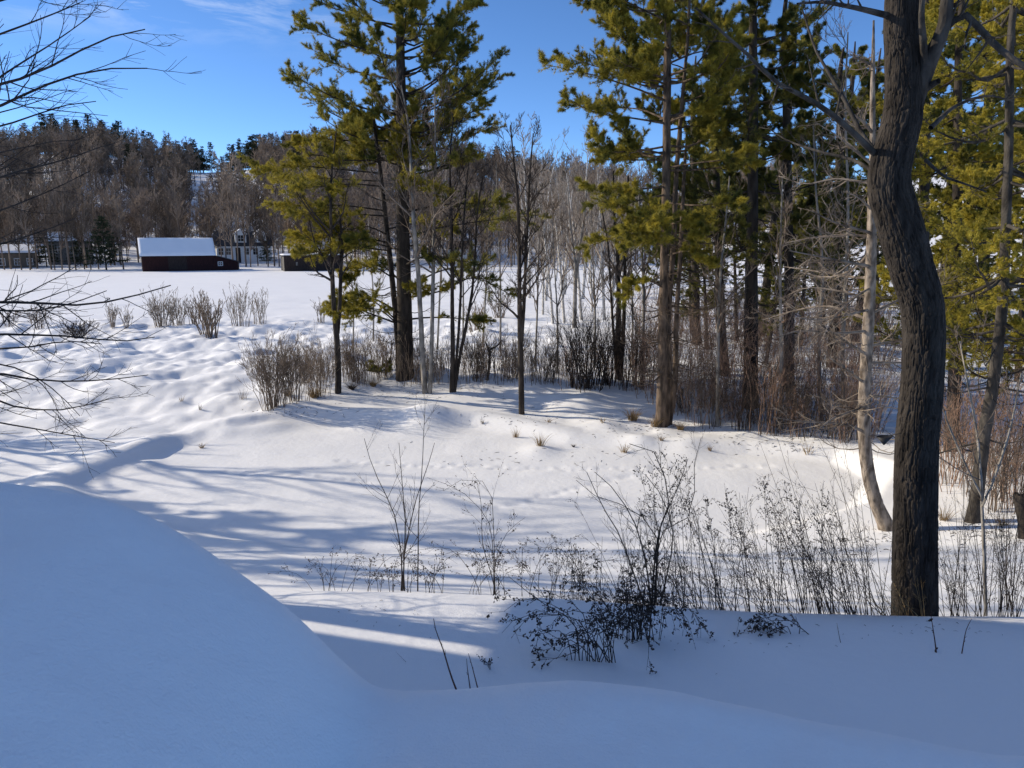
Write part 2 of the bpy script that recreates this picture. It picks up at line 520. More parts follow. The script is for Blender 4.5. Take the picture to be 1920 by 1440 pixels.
def bare_tree(name, label, base, stems, rad, rng, bark, twig, n=(14, 6, 5), lens=(.3, .4, .45), cat='tree', group=None, t0=.4, up=.5, rmin=.006, ang=(30, 60), rows=40, sides=10, ridge=.01):
    """stems: list of world polylines from the base; the first is the trunk proper"""
    root = thing(name, label, cat, base, group)
    gt = Geo(); gc = Geo()
    for st, rd in zip(stems, rad):
        P = resample(st, 14); R = np.interp(np.linspace(0, 1, 14), np.linspace(0, 1, len(rd)), rd)
        Pf = resample(st, rows)
        rough_tube(gt, st, np.interp(np.linspace(0, 1, len(st)), np.linspace(0, 1, len(rd)), rd), sides, rows, rng, ridge=ridge, seed=int(rng.integers(1000)))
        bare_crown(gc, P[None], R[None], rng, n, lens, t0, up, ang, rmin)
    gt.build('trunk', bark, root, origin=base); gc.build('crown', twig, root, origin=base)
    return root


# ------------------------------------------------------------------ the ground
def build_ground():
    az = np.radians(np.concatenate([np.linspace(-180, -48, 70)[:-1], np.linspace(-48, 48, 900), np.linspace(48, 180, 70)[1:]]))
    rad = np.concatenate([[.05, .4, .8, 1.1], np.geomspace(1.3, 75, 800), np.geomspace(75, 460, 260)[1:], np.geomspace(460, 6000, 24)[1:]])
    A, Rr = np.meshgrid(az, rad)
    X = Rr * np.sin(A); Y = Rr * np.cos(A)
    Z = terr(X, Y)
    Z = np.where(Rr > 470, Z - (Rr - 470) * .01, Z)
    V = np.stack([X, Y, Z], -1)
    n, m = A.shape
    idx = np.arange(n * m).reshape(n, m)
    q = np.stack([idx[:-1, :-1], idx[:-1, 1:], idx[1:, 1:], idx[1:, :-1]], -1).reshape(-1, 4)[:, ::-1]
    g = Geo(); g.add(V.reshape(-1, 3), q)
    o = g.build('ground', M['snow'])
    tag(o, kind='structure')


build_ground()
# ------------------------------------------------------------------ buildings
def box(g, x0, x1, y0, y1, z0, z1, mi=0):
    v = [(x0, y0, z0), (x1, y0, z0), (x1, y1, z0), (x0, y1, z0), (x0, y0, z1), (x1, y0, z1), (x1, y1, z1), (x0, y1, z1)]
    g.add(v, [(0, 3, 2, 1), (4, 5, 6, 7), (0, 1, 5, 4), (1, 2, 6, 5), (2, 3, 7, 6), (3, 0, 4, 7)], None, mi)


def prism(g, prof, x0, x1, mi=0):
    """profile [(y,z)...] counter clockwise seen from +x, extruded along x"""
    n = len(prof)
    v = [(x0, p[0], p[1]) for p in prof] + [(x1, p[0], p[1]) for p in prof]
    q = [(i, (i + 1) % n, n + (i + 1) % n, n + i) for i in range(n)]
    t = [(0, i + 1, i) for i in range(1, n - 1)] + [(n, n + i, n + i + 1) for i in range(1, n - 1)]
    g.add(v, q, t, mi)


def snow_slab(g, x0, x1, y0, z0, y1, z1, th, rng, nx=60, ny=14, mi=0, wav=.05):
    """a blanket of snow lying on a sloping roof, with soft wavering edges"""
    u = np.linspace(0, 1, nx); v = np.linspace(0, 1, ny)
    U, Vv = np.meshgrid(u, v)
    ex = wav * vnoise(U * 14, Vv * 0 + 3, 7)
    X = x0 + (x1 - x0) * U
    Y = y0 + (y1 - y0) * Vv + np.where(Vv < .01, ex * 2, 0)
    Z = z0 + (z1 - z0) * Vv
    e = np.minimum(np.minimum(U, 1 - U) * (x1 - x0), np.minimum(Vv, 1 - Vv) * abs(y1 - y0))
    Zt = Z + th * np.clip(e / .25, 0, 1) ** .5 * (1 + .3 * vnoise(U * 9, Vv * 4, 5))
    top = np.stack([X, Y, Zt], -1).reshape(-1, 3); bot = np.stack([X, Y, Z - .01], -1).reshape(-1, 3)
    idx = np.arange(nx * ny).reshape(ny, nx)
    q = np.stack([idx[:-1, :-1], idx[:-1, 1:], idx[1:, 1:], idx[1:, :-1]], -1).reshape(-1, 4)
    g.add(top, q, None, mi); g.add(bot, q[:, ::-1], None, mi)
    # skirt
    per = np.concatenate([idx[0, :], idx[1:, -1], idx[-1, -2::-1], idx[-2:0:-1, 0]])
    n = nx * ny
    g.add(np.vstack([top, bot]), [(per[i], n + per[i], n + per[(i + 1) % len(per)], per[(i + 1) % len(per)]) for i in range(len(per))], None, mi)


def window(parent, loc, w, h, label=None, mull=(2, 2), frame=None, axis='y', d=.06):
    """window > frame, pane; facing -y (axis y) or +x (axis x)"""
    g = Geo(); p = Geo(); t = max(.07, w * .07)
    x0, y, z0 = loc
    def bx(gg, a0, a1, b0, b1, y0, y1):
        if axis == 'y': box(gg, x0 + a0, x0 + a1, y + y0, y + y1, z0 + b0, z0 + b1)
        else: box(gg, x0 - y1, x0 - y0, y + a0, y + a1, z0 + b0, z0 + b1)
    bx(g, -t, w + t, -t, 0, -d, .05); bx(g, -t, w + t, h, h + t, -d, .05); bx(g, -t, 0, 0, h, -d, .05); bx(g, w, w + t, 0, h, -d, .05)
    for i in range(1, mull[0]):
        c = w * i / mull[0]; bx(g, c - t * .3, c + t * .3, 0, h, -d * .6, .02)
    for i in range(1, mull[1]):
        c = h * i / mull[1]
        for k in range(mull[0]):
            a = w * k / mull[0] + t * .3; b = w * (k + 1) / mull[0] - t * .3
            bx(g, a, b, c - t * .3, c + t * .3, -d * .5, .02)
    bx(p, 0, w, 0, h, .025, .04)
    f = g.build('window', frame or M['trim'], parent, smooth=False)
    p.build('pane', M['glass'], f, smooth=False)
    return f


def boards(g, x0, x1, z0f, z1f, y, n, rng, mi=0, th=.03, ax='y'):
    """vertical wall boards of slightly uneven set, heights given by functions of the running coordinate"""
    xs = np.linspace(x0, x1, n + 1)
    for i in range(n):
        a, b = xs[i] + .006, xs[i + 1] - .006
        o = rng.uniform(0, th); zl = z0f(a) + rng.uniform(-.03, .03); za = z1f(a); zb = z1f(b)
        if ax == 'y':
            v = [(a, y - th - o, zl), (b, y - th - o, zl), (b, y - th - o, zb), (a, y - th - o, za), (a, y, zl), (b, y, zl), (b, y, zb), (a, y, za)]
        else:
            v = [(y + th + o, a, zl), (y + th + o, b, zl), (y + th + o, b, zb), (y + th + o, a, za), (y, a, zl), (y, b, zl), (y, b, zb), (y, a, za)]
        g.add(v, [(0, 1, 2, 3), (5, 4, 7, 6), (4, 0, 3, 7), (1, 5, 6, 2), (3, 2, 6, 7), (4, 5, 1, 0)], None, mi)


def barn():
    rng = np.random.default_rng(3)
    base = hit(275, 508); Y = float(base[1])
    x0 = at(275, 508, Y)[0]; x1 = at(399, 508, Y)[0]; x2 = at(441, 508, Y)[0]
    zb = float(base[2]) - .3
    ze = at(300, 478, Y)[2]
    dpt = 7.0
    zr = at(300, 446, Y + dpt / 2)[2]
    root = thing('barn', 'dark red barn with a snow covered roof and a low lean-to at one end', 'barn', ((x0 + x1) / 2, Y, zb + .3)); root.rotation_euler = (0, 0, math.radians(27))
    O = np.array([(x0 + x1) / 2, Y, zb + .3])
    def L(g): g.v = [np.concatenate(g.v) - O]; return g
    g = Geo(); box(g, x0, x1, Y, Y + dpt, zb, ze - .02)
    prism(g, [(Y, ze - .02), (Y + dpt, ze - .02), (Y + dpt / 2, zr - .12)], x0 + .003, x1 - .003)
    boards(g, x0, x1, lambda a: zb, lambda a: ze - .05, Y, 44, rng)
    L(g).build('wall', M['red_board'], root, smooth=False)
    g = Geo()
    prism(g, [(Y - .35, ze - .22), (Y - .35, ze - .12), (Y + dpt / 2, zr), (Y + dpt / 2, zr - .1)][::-1], x0 - .3, x1 + .3)
    prism(g, [(Y + dpt / 2 + .002, zr - .1), (Y + dpt / 2 + .002, zr), (Y + dpt + .35, ze - .12), (Y + dpt + .35, ze - .22)][::-1], x0 - .3, x1 + .3)
    rf = L(g).build('roof', M['shingle'], root, smooth=False)
    g = Geo(); snow_slab(g, x0 - .33, x1 + .33, Y - .42, ze - .13, Y + dpt / 2, zr + .02, .22, rng)
    snow_slab(g, x0 - .33, x1 + .33, Y + dpt + .42, ze - .13, Y + dpt / 2 + .01, zr + .02, .22, rng)
    L(g).build('roof_snow', M['snow'], rf)
    # lean-to
    zt = at(400, 479, Y)[2]; zlow = at(441, 492, Y)[2]
    g = Geo()
    v = [(x1 + .01, Y + .1, zb), (x2, Y + .1, zb), (x2, Y + .1, zlow), (x1 + .01, Y + .1, zt - .1)]
    v += [(a, b + 5.5, c) for a, b, c in v]
    g.add(v, [(0, 1, 2, 3), (5, 4, 7, 6), (1, 5, 6, 2), (3, 2, 6, 7), (4, 0, 3, 7)])
    boards(g, x1 + .02, x2, lambda a: zb, lambda a: zt - .12 + (zlow - zt + .1) * (a - x1) / (x2 - x1), Y + .1, 15, rng)
    lt = L(g).build('lean_to', M['red_board'], root, smooth=False)
    g = Geo(); th = .14
    v = [(x1 + .01, Y - .25, zt - .08), (x2 + .35, Y - .25, zlow - .08), (x2 + .35, Y - .25, zlow + th - .08), (x1 + .01, Y - .25, zt + th - .08)]
    v += [(a, b + 6.1, c) for a, b, c in v]
    g.add(v, [(0, 1, 2, 3), (5, 4, 7, 6), (1, 5, 6, 2), (3, 2, 6, 7), (4, 0, 3, 7), (0, 4, 5, 1)])
    L(g).build('lean_to_roof', M['shingle'], lt, smooth=False)
    wx = at(405, 500, Y)[0]; wz = at(405, 499, Y)[2]
    window(root, (wx - O[0], Y + .02 - O[1], wz - O[2]), .72, .62)
    # big sliding door and battens
    g = Geo(); dx = at(318, 500, Y)[0]
    boards(g, dx, dx + 3.0, lambda a: zb + .5, lambda a: ze - .35, Y - .06, 12, rng)
    box(g, dx - .2, dx + 3.4, Y - .17, Y - .125, ze - .34, ze - .24)
    L(g).build('door', M['dark_board'], root, smooth=False)


def shed():
    rng = np.random.default_rng(5)
    base = hit(540, 508); Y = float(base[1]); x0 = at(536, 508, Y)[0]; x1 = at(640, 508, Y)[0]
    zb = float(base[2]) - .3; zt = at(540, 477, Y)[2]; zt2 = zt
    root = thing('shed', 'low dark weathered shed with a flat snowy roof edge behind the yellow pine boughs', 'shed', ((x0 + x1) / 2, Y, zb + .3)); root.rotation_euler = (0, 0, math.radians(22))
    O = np.array([(x0 + x1) / 2, Y, zb + .3])
    def L(g): g.v = [np.concatenate(g.v) - O]; return g
    g = Geo(); box(g, x0, x1, Y, Y + 6, zb, zt - .25); boards(g, x0, x1, lambda a: zb, lambda a: zt - .26, Y, 40, rng)
    L(g).build('wall', M['dark_board'], root, smooth=False)
    g = Geo(); boards(g, Y + .02, Y + 5.9, lambda a: zb, lambda a: zt - .27, x0 - .05, 22, rng, ax='x')
    v = np.concatenate(g.v); v[:, 0] = 2 * (x0 - .03) - v[:, 0]; g.v = [v]; g.q = [q[:, ::-1] for q in g.q]
    L(g).build('side_wall', M['grey_board'], root, smooth=False)
    g = Geo(); box(g, x0 - .3, x1 + .3, Y - .35, Y + 6.3, zt - .249, zt - .1)
    rf = L(g).build('roof', M['shingle'], root, smooth=False)
    g = Geo(); snow_slab(g, x0 - .3, x1 + .3, Y - .36, zt - .09, Y + 6.3, zt - .09, .18, rng); L(g).build('roof_snow', M['snow'], rf)
    g = Geo(); wx = at(556, 495, Y)[0]; box(g, wx, wx + .3, Y - .1, Y - .065, zt - 1.9, zt - 1.3); L(g).build('shutter', M['grey_board'], root, smooth=False)


def cape_house():
    rng = np.random.default_rng(6)
    Y = 165.0; x0 = at(411, 480, Y)[0]; x1 = at(508, 480, Y)[0]; zg = tz((x0 + x1) / 2, Y) - .4
    zb = min(zg, at(411, 488, Y)[2]); ze = at(411, 460, Y)[2]; dpt = 8.5; zr = at(450, 434, Y + dpt / 2)[2]
    root = thing('cape_house', 'white cape house with two white dormers on a dark roof beyond the barn', 'house', ((x0 + x1) / 2, Y, zb + .4)); root.rotation_euler = (0, 0, math.radians(24))
    O = np.array([(x0 + x1) / 2, Y, zb + .4])
    def L(g): g.v = [np.concatenate(g.v) - O]; return g
    g = Geo(); box(g, x0, x1, Y, Y + dpt, zb, ze); prism(g, [(Y, ze), (Y + dpt, ze), (Y + dpt / 2, zr - .15)], x0 + .003, x1 - .003)
    L(g).build('wall', M['white_board'], root, smooth=False)
    g = Geo()
    prism(g, [(Y - .4, ze - .2), (Y - .4, ze), (Y + dpt / 2, zr + .1), (Y + dpt / 2, zr - .1)][::-1], x0 - .3, x1 + .3)
    prism(g, [(Y + dpt / 2 + .002, zr - .1), (Y + dpt / 2 + .002, zr + .1), (Y + dpt + .4, ze), (Y + dpt + .4, ze - .2)][::-1], x0 - .3, x1 + .3)
    rf = L(g).build('roof', M['shingle'], root, smooth=False)
    g = Geo(); cx = at(466, 430, Y)[0]; box(g, cx, cx + .8, Y + dpt / 2 - .4, Y + dpt / 2 + .4, zr - .4, zr + 1.1); L(g).build('chimney', M['grey_board'], rf, smooth=False)
    for px in (452, 488):
        c = at(px, 450, Y)[0]; z0 = ze + .5; w = 1.15; zt = z0 + 1.9
        g = Geo(); box(g, c - w, c + w, Y + .5, Y + 3.4, z0 - .3, zt)
        v = [(c - w, Y + .5, zt), (c + w, Y + .5, zt), (c, Y + .5, zt + .95)]; v += [(a, b + 3.6, d) for a, b, d in v]
        g.add(v, [(1, 4, 5, 2), (3, 0, 2, 5)], [(0, 1, 2), (4, 3, 5)])
        d = L(g).build('dormer', M['white_board'], rf, smooth=False)
        g = Geo()
        for s in (-1, 1):
            v = [(c, Y + .3, zt + .98), (c + s * (w + .25), Y + .3, zt - .08), (c + s * (w + .25), Y + .3, zt + .06), (c, Y + .3, zt + 1.12)]
            v += [(a, b + 3.9, e) for a, b, e in v]
            g.add(v, [(0, 1, 2, 3), (5, 4, 7, 6), (1, 5, 6, 2), (3, 2, 6, 7), (4, 0, 3, 7), (0, 4, 5, 1)])
        L(g).build('dormer_roof', M['snow'], rf, smooth=False)
        window(root, (c - .55 - O[0], Y + .47 - O[1], z0 + .35 - O[2]), 1.1, 1.3)
    for px in (417, 430, 462, 478, 497):
        window(root, (at(px, 470, Y)[0] - .5 - O[0], Y - .03 - O[1], ze - 2.0 - O[2]), 1.0, 1.4)
    g = Geo(); c = at(447, 470, Y)[0]; box(g, c - .5, c + .5, Y - .06, Y - .003, zb + .4, ze - .5); L(g).build('door', M['dark_board'], root, smooth=False)


def plain_house(name, label, px0, px1, pyb, pye, pyr, Y, wall, roofmat, snowy, wins, seed):
    rng = np.random.default_rng(seed)
    x0 = at(px0, pyb, Y)[0]; x1 = at(px1, pyb, Y)[0]; zb = min(at(px0, pyb, Y)[2], tz((x0 + x1) / 2, Y) - .2); ze = at(px0, pye, Y)[2]; dpt = 8; zr = at(px0, pyr, Y + dpt / 2)[2]
    root = thing(name, label, 'house', ((x0 + x1) / 2, Y, zb)); root.rotation_euler = (0, 0, -math.atan2((x0 + x1) / 2, Y) * .9)
    O = np.array([(x0 + x1) / 2, Y, zb])
    def L(g): g.v = [np.concatenate(g.v) - O]; return g
    g = Geo(); box(g, x0, x1, Y, Y + dpt, zb, ze); prism(g, [(Y, ze), (Y + dpt, ze), (Y + dpt / 2, zr - .15)], x0 + .003, x1 - .003)
    L(g).build('wall', wall, root, smooth=False)
    g = Geo()
    prism(g, [(Y - .4, ze - .2), (Y - .4, ze), (Y + dpt / 2, zr + .1), (Y + dpt / 2, zr - .1)][::-1], x0 - .3, x1 + .3)
    prism(g, [(Y + dpt / 2 + .002, zr - .1), (Y + dpt / 2 + .002, zr + .1), (Y + dpt + .4, ze), (Y + dpt + .4, ze - .2)][::-1], x0 - .3, x1 + .3)
    rf = L(g).build('roof', roofmat, root, smooth=False)
    if snowy:
        g = Geo(); snow_slab(g, x0 - .33, x1 + .33, Y - .45, ze + .01, Y + dpt / 2, zr + .12, .2, rng); L(g).build('roof_snow', M['snow'], rf)
    for (px, py) in wins:
        p = at(px, py, Y); window(root, (p[0] - O[0], Y - .03 - O[1], p[2] - O[2]), .9, 1.2)
    return root


barn(); shed(); cape_house()
plain_house('grey_house', 'long grey house with a snowy roof half hidden by spruces left of the barn', 96, 168, 482, 452, 436, 160, M['grey_board'], M['shingle'], True, [(108, 474), (128, 474), (148, 474)], 11)
plain_house('tan_house', 'small tan building with a white roof edge behind bare trunks at the left margin', -30, 62, 505, 474, 460, 146, M['tan_board'], M['shingle'], True, [(2, 497), (26, 497), (46, 497)], 12)
plain_house('white_house', 'small white house with a brown roof glimpsed between the twin pine trunks and white birches', 838, 884, 485, 466, 452, 175, M['white_board'], M['dark_board'], False, [(846, 478), (866, 478)], 13)


def tall_house():
    """the house whose shadow lies over the foreground; it stands left of the picture"""
    root = thing('tall_house', 'tall white clapboard house whose shadow falls across the foreground snow', 'house', (-16, 8.9, 2))
    O = np.array([-16, 12.0, 2])
    def L(g): g.v = [np.concatenate(g.v) - O]; return g
    g = Geo(); box(g, -27, -10.7, -5, 12.1, 0, 7.348)
    for k in range(34):
        z = 1 + k * .184; box(g, -10.7, -10.68 , -5, 12.1, z, z + .17)
    L(g).build('wall', M['white_board'], root, smooth=False)
    g = Geo(); box(g, -27.4, -10.4, -5.4, 12.3, 12.401, 12.65)
    L(g).build('roof', M['shingle'], root, smooth=False)
    g = Geo(); box(g, -27, -10.65, -4.9, 12.05, 7.35, 12.4); L(g).build('upper_storey', M['white_board'], root, smooth=False)
    g = Geo()  # unseen slatted panel, added past the far wall to shape the shadow's edge
    for k in range(20): box(g, -10.83, -10.67, 12.052 + k * .15, 12.199 + k * .15, 7.56, 12.39)
    L(g).build('shade_panel', M['white_board'], root, smooth=False)
    g = Geo(); box(g, -11.0, -10.6, 12.052, 15.1, 7.4, 7.558); L(g).build('shade_panel_ledge', M['trim'], root, smooth=False)  # thin ledge added under that panel, also out of view
    for y in (-3, .5, 4, 7.5):
        for z in (3.2, 8.6):
            window(root, (-10.6 - O[0], y - O[1], z - O[2]), 1.1, 1.6, axis='x')


tall_house()

# ------------------------------------------------------------------ conifers
def pine_limbs(trunk, tr, specs, rng):
    """specs: list of (P polylines (K,3), r0). -> (N,9,3),(N,9)"""
    P = np.array([resample(p, 9) for p, r in specs]); R = np.array([np.linspace(r, r * .18, 9) for p, r in specs])
    return P, R


def trunk_at(tp, z):
    zz = tp[:, 2]
    return np.array([np.interp(z, zz, tp[:, 0]), np.interp(z, zz, tp[:, 1]), z])


def rand_boughs(tp, z0, z1, n, len0, len1, rng, elev=(0, 25), az=None, sag=.12, tipup=.2, tier=.85):
    """tiers of boughs on a trunk polyline; length runs from len0 at z0 to len1 at z1"""
    out = []
    nt = max(1, int(abs(z1 - z0) / tier)); off = rng.random()
    for i in range(n):
        f = min(1, max(0, (int((i + rng.random()) / n * nt) + off + rng.normal() * .09) / nt))
        z = z0 + (z1 - z0) * f
        b = trunk_at(tp, z)
        a = rng.uniform(0, 2 * PI) if az is None else rng.uniform(*az)
        Ln = (len0 + (len1 - len0) * f) * rng.uniform(.65, 1.15)
        e = math.radians(rng.uniform(*elev))
        h = np.array([math.cos(a), math.sin(a), 0])
        pts = [b]
        for k in range(1, 5):
            s = k / 4
            pts.append(b + h * (Ln * math.cos(e) * s) + np.array([0, 0, Ln * (math.sin(e) * s - sag * math.sin(PI * s) + tipup * s ** 3)]) + rng.normal(size=3) * Ln * .025)
        out.append((np.array(pts), .012 + .011 * Ln))
    return out


def foliage(gl, gn, P, R, rng, sub=9, sublen=.27, twigs=7, tw=.36, tuft=4, blade=15, nl=.11, nw=.018, t0=.3, flat=True, spread=.75, up=.25, along=10):
    """boughs -> side branches -> twigs -> needle tufts"""
    tubes(gl, P, R, 6)
    S, SR = spawn(P, R, sub, rng, t0=t0, t1=1, length=sublen, ang=(30, 60), K=5, up=up, wig=.10, rr=.5, rmin=.006, flat=flat)
    tubes(gl, S, SR, 4)
    Q = np.concatenate([P[:, 4:9], S], 0); QR = np.concatenate([R[:, 4:9], SR], 0)
    Tw, TR = spawn(Q, QR, twigs, rng, t0=.15, t1=1, length=tw, ang=(25, 60), K=4, up=up * 1.3, wig=.12, rr=.5, rmin=.003, flat=False)
    ok = plen(Tw) > .03
    Tw = Tw[ok]; TR = TR[ok]
    tubes(gl, Tw, TR, 3)
    # limit the twig length to a hand's breadth or two so the tufts stay dense
    par = np.repeat(np.arange(len(Tw)), tuft); t = np.tile(np.linspace(.25, 1, tuft), len(Tw)) * rng.uniform(.85, 1.0, len(par))
    pos, ax, _ = lerp_poly(Tw, TR, par, t)
    blades(gn, pos, nrm(ax + np.array([0, 0, .25])), rng, blade, nl, nw, spread)
    # needles on the side branches and bough tips themselves, so the plumes run on
    for X, XR, k in ((S, SR, along), (P[:, 5:], R[:, 5:], along)):
        par = np.repeat(np.arange(len(X)), k); t = rng.uniform(.12, 1, len(par)); pos, ax, _ = lerp_poly(X, XR, par, t)
        blades(gn, pos, nrm(ax + np.array([0, 0, .3])), rng, blade, nl, nw, spread)


def pine(name, label, base, trunks, boughs, rng, bark, needle, group=None, cat='pine tree', extra=(), ridge=.02, sides=22, rows=90, stubs=0, stubmat=None, **kw):
    """trunks: [(polyline, radii)]; boughs: [(polyline, r0)]"""
    root = thing(name, label, cat, base, group)
    gt = Geo()
    for tp, rd in trunks:
        rough_tube(gt, tp, np.interp(np.linspace(0, 1, len(tp)), np.linspace(0, 1, len(rd)), rd), sides, rows, rng, ridge=ridge, flare=.25, freq=7, seed=int(rng.integers(1000)))
    gt.build('trunk', bark, root, origin=base)
    gl = Geo(); gn = Geo()
    P, R = pine_limbs(None, None, boughs, rng)
    foliage(gl, gn, P, R, rng, **kw)
    if stubs:
        for tp, rd in trunks:
            tp2 = resample(tp, 12)
            z0 = tp2[0, 2] + 1.2; z1 = z0 + stubs
            S = rand_boughs(tp2, z0, z1, int(stubs * 5), 1.6, 1.8, rng, elev=(-12, 15))
            Ps = np.array([resample(p, 6) for p, r in S]); Rs = np.array([np.linspace(r * .6, .004, 6) for p, r in S])
            tubes(gl, Ps, Rs, 4)
            a, b = spawn(Ps, Rs, 6, rng, .3, 1, .4, (30, 65), 4, 0, .15, .5, .004); tubes(gl, a, b, 3)
    cr = gl.build('limbs', stubmat or bark, root, origin=base)
    gn.build('crown', needle, root, origin=base, smooth=False)
    return root


def bough_px(trunk_pt, pts, r, Y, rng=None):
    """a bough drawn from its trunk point out to pixel points at depth Y(+offset)"""
    P = [np.asarray(trunk_pt, float)] + [at(p[0], p[1], Y + (p[2] if len(p) > 2 else 0)) for p in pts]
    return (np.array(P), r)


def big_pine():
    rng = np.random.default_rng(21)
    base = hit(760, 706); Y = float(base[1])
    tp = pxline([(760, 715), (760, 640), (757, 520), (755, 400), (753, 250), (751, 100), (749, 0)], Y)
    top = tp[-1]; top2 = [top + np.array([.03, 0, 3]), top + np.array([0, .1, 7.0])]
    tp = np.vstack([tp, top2])
    rad = [.33, .30, .28, .25, .2, .16, .13, .08, .02]
    T = lambda py: at(754, py, Y)
    B = []
    spec = [  # trunk py, tip points (px, py, depth offset)
        (60, [(690, 35, .4), (625, 15, .8), (577, -5, 1)]), (110, [(690, 95, -.5), (620, 70, -1), (562, 46, -1.2)]),
        (150, [(690, 140, .8), (630, 120, 1.6), (590, 95, 2)]), (215, [(690, 205, -.6), (610, 175, -1.4), (541, 135, -2)]),
        (240, [(680, 235, .8), (610, 205, 1.8), (555, 150, 2.5)]), (265, [(690, 262, -1), (640, 245, -2), (598, 215, -2.6)]), (300, [(690, 300, 1), (640, 285, 2), (600, 262, 2.6)]),
        (100, [(800, 80, -.5), (850, 45, -1), (888, 5, -1.2)]), (140, [(800, 120, .6), (845, 90, 1.2), (878, 52, 1.5)]),
        (180, [(800, 160, -.5), (845, 125, -1.2), (880, 86, -1.6)]), (235, [(810, 220, .5), (880, 185, 1), (946, 140, 1.5)]),
        (228, [(800, 205, -.8), (870, 165, -1.6), (935, 105, -2)]), (262, [(810, 250, -.5), (860, 225, -1), (906, 196, -1.4)]),
        (300, [(810, 285, .8), (870, 262, 1.6), (928, 230, 2)]), (330, [(800, 322, -1), (850, 305, -2), (895, 285, -2.6)]),
        (400, [(820, 385, .6), (880, 382, 1), (940, 380, 1.2)]), (450, [(810, 430, 1), (900, 415, 2), (1010, 403, 2.6)]),
        (560, [(830, 545, -.5), (890, 520, -1), (955, 552, -1)]), (545, [(820, 510, 1), (880, 495, 2), (920, 487, 2.4)]),
        (500, [(800, 480, -1.4), (850, 488, -2), (885, 492, -2.4)]), (600, [(810, 595, .4), (870, 598, .8), (910, 602, 1)]),
        (590, [(700, 560, -.8), (650, 565, -1), (612, 578, -1)]), (610, [(700, 590, .6), (660, 575, .9), (625, 560, 1)]),
        (530, [(720, 500, 1), (690, 490, 1.6), (660, 500, 2)]), (470, [(700, 455, -1), (680, 448, -1.6), (655, 450, -2)]),
    ]
    for py, tips in spec:
        B.append(bough_px(T(py), tips, .045, Y))
    z0 = at(754, 330, Y)[2]; z1 = tp[-1, 2]
    B += rand_boughs(tp, z0, at(754, 0, Y)[2], 40, 2.7, 2.6, rng, elev=(8, 32), tier=.6)
    B += rand_boughs(tp, at(754, 0, Y)[2], z1 - .3, 20, 3.0, .6, rng, elev=(15, 40))
    return pine('pine_tree', 'tallest pine in the middle, thick dark trunk, crown running past the top edge', base, [(tp, rad)], B, rng, M['pine_bark'], M['needle'],
                stubs=6.5, sub=14, twigs=8, tuft=4, blade=19, nl=.125, nw=.0105, t0=.34, along=16, spread=.62)


def yellow_pine():
    rng = np.random.default_rng(22)
    base = hit(752, 708); Y = float(base[1]) + .5
    base = np.array([at(748, 700, Y)[0], Y, 0]); base[2] = tz(base[0], base[1])
    tp = np.vstack([base - [0, 0, .3], pxline([(746, 640), (735, 520), (724, 420), (713, 320), (703, 240), (697, 180)], Y)])
    rad = [.12, .115, .11, .10, .085, .07, .05, .02]
    def T(py): return trunk_at(tp, at(720, py, Y)[2])
    B = []
    spec = [(275, [(640, 262, -.6), (590, 262, -1), (553, 266, -1.2)]), (300, [(640, 300, -1), (590, 290, -1.8), (540, 300, -2.2)]), (325, [(640, 318, -.6), (560, 312, -1.4), (482, 322, -2)]),
            (340, [(640, 336, .5), (570, 335, .8), (505, 345, 1)]), (350, [(660, 345, -1.6), (600, 350, -2.6), (545, 352, -3.4)]), (395, [(640, 385, -.6), (560, 386, -1.4), (494, 380, -2)]), (405, [(640, 400, -1.5), (600, 398, -2.4), (560, 402, -3)]),
            (455, [(650, 440, -.8), (600, 448, -1.4), (548, 440, -2)]), (470, [(650, 462, -1.5), (610, 470, -2.4), (560, 476, -3)]), (440, [(690, 425, -1), (655, 430, -1.6), (600, 425, -2)]),
            (520, [(700, 500, -.8), (670, 505, -1.2), (640, 520, -1.5)]), (600, [(700, 565, -.6), (660, 572, -1), (605, 578, -1.2)]), (605, [(710, 580, -1.6), (670, 580, -2.2), (632, 585, -2.8)]),
            (300, [(740, 290, -1), (770, 285, -1.4), (800, 290, -1.8)]), (360, [(760, 350, -1.6), (790, 345, -2.4), (830, 355, -3)]), (430, [(770, 420, 1), (800, 418, 1.6), (850, 425, 2)]),
            (480, [(690, 470, 1), (665, 465, 1.5), (640, 470, 2)]), (560, [(770, 545, -1), (800, 535, -1.6), (835, 540, -2)])]
    for py, tips in spec: B.append(bough_px(T(py), tips, .035, Y))
    B += rand_boughs(tp, T(320)[2], T(200)[2], 9, 2.0, 1.0, rng, elev=(5, 30))
    return pine('pine_tree', 'slim leaning pine with sunlit yellow boughs reaching left toward the barn and shed', base, [(tp, rad)], B, rng, M['pine_bark'], M['needle_gold'],
                stubs=4.5, sub=15, twigs=9, tuft=4, blade=21, nl=.12, nw=.012, spread=.65, t0=.36, sublen=.3, up=.12)


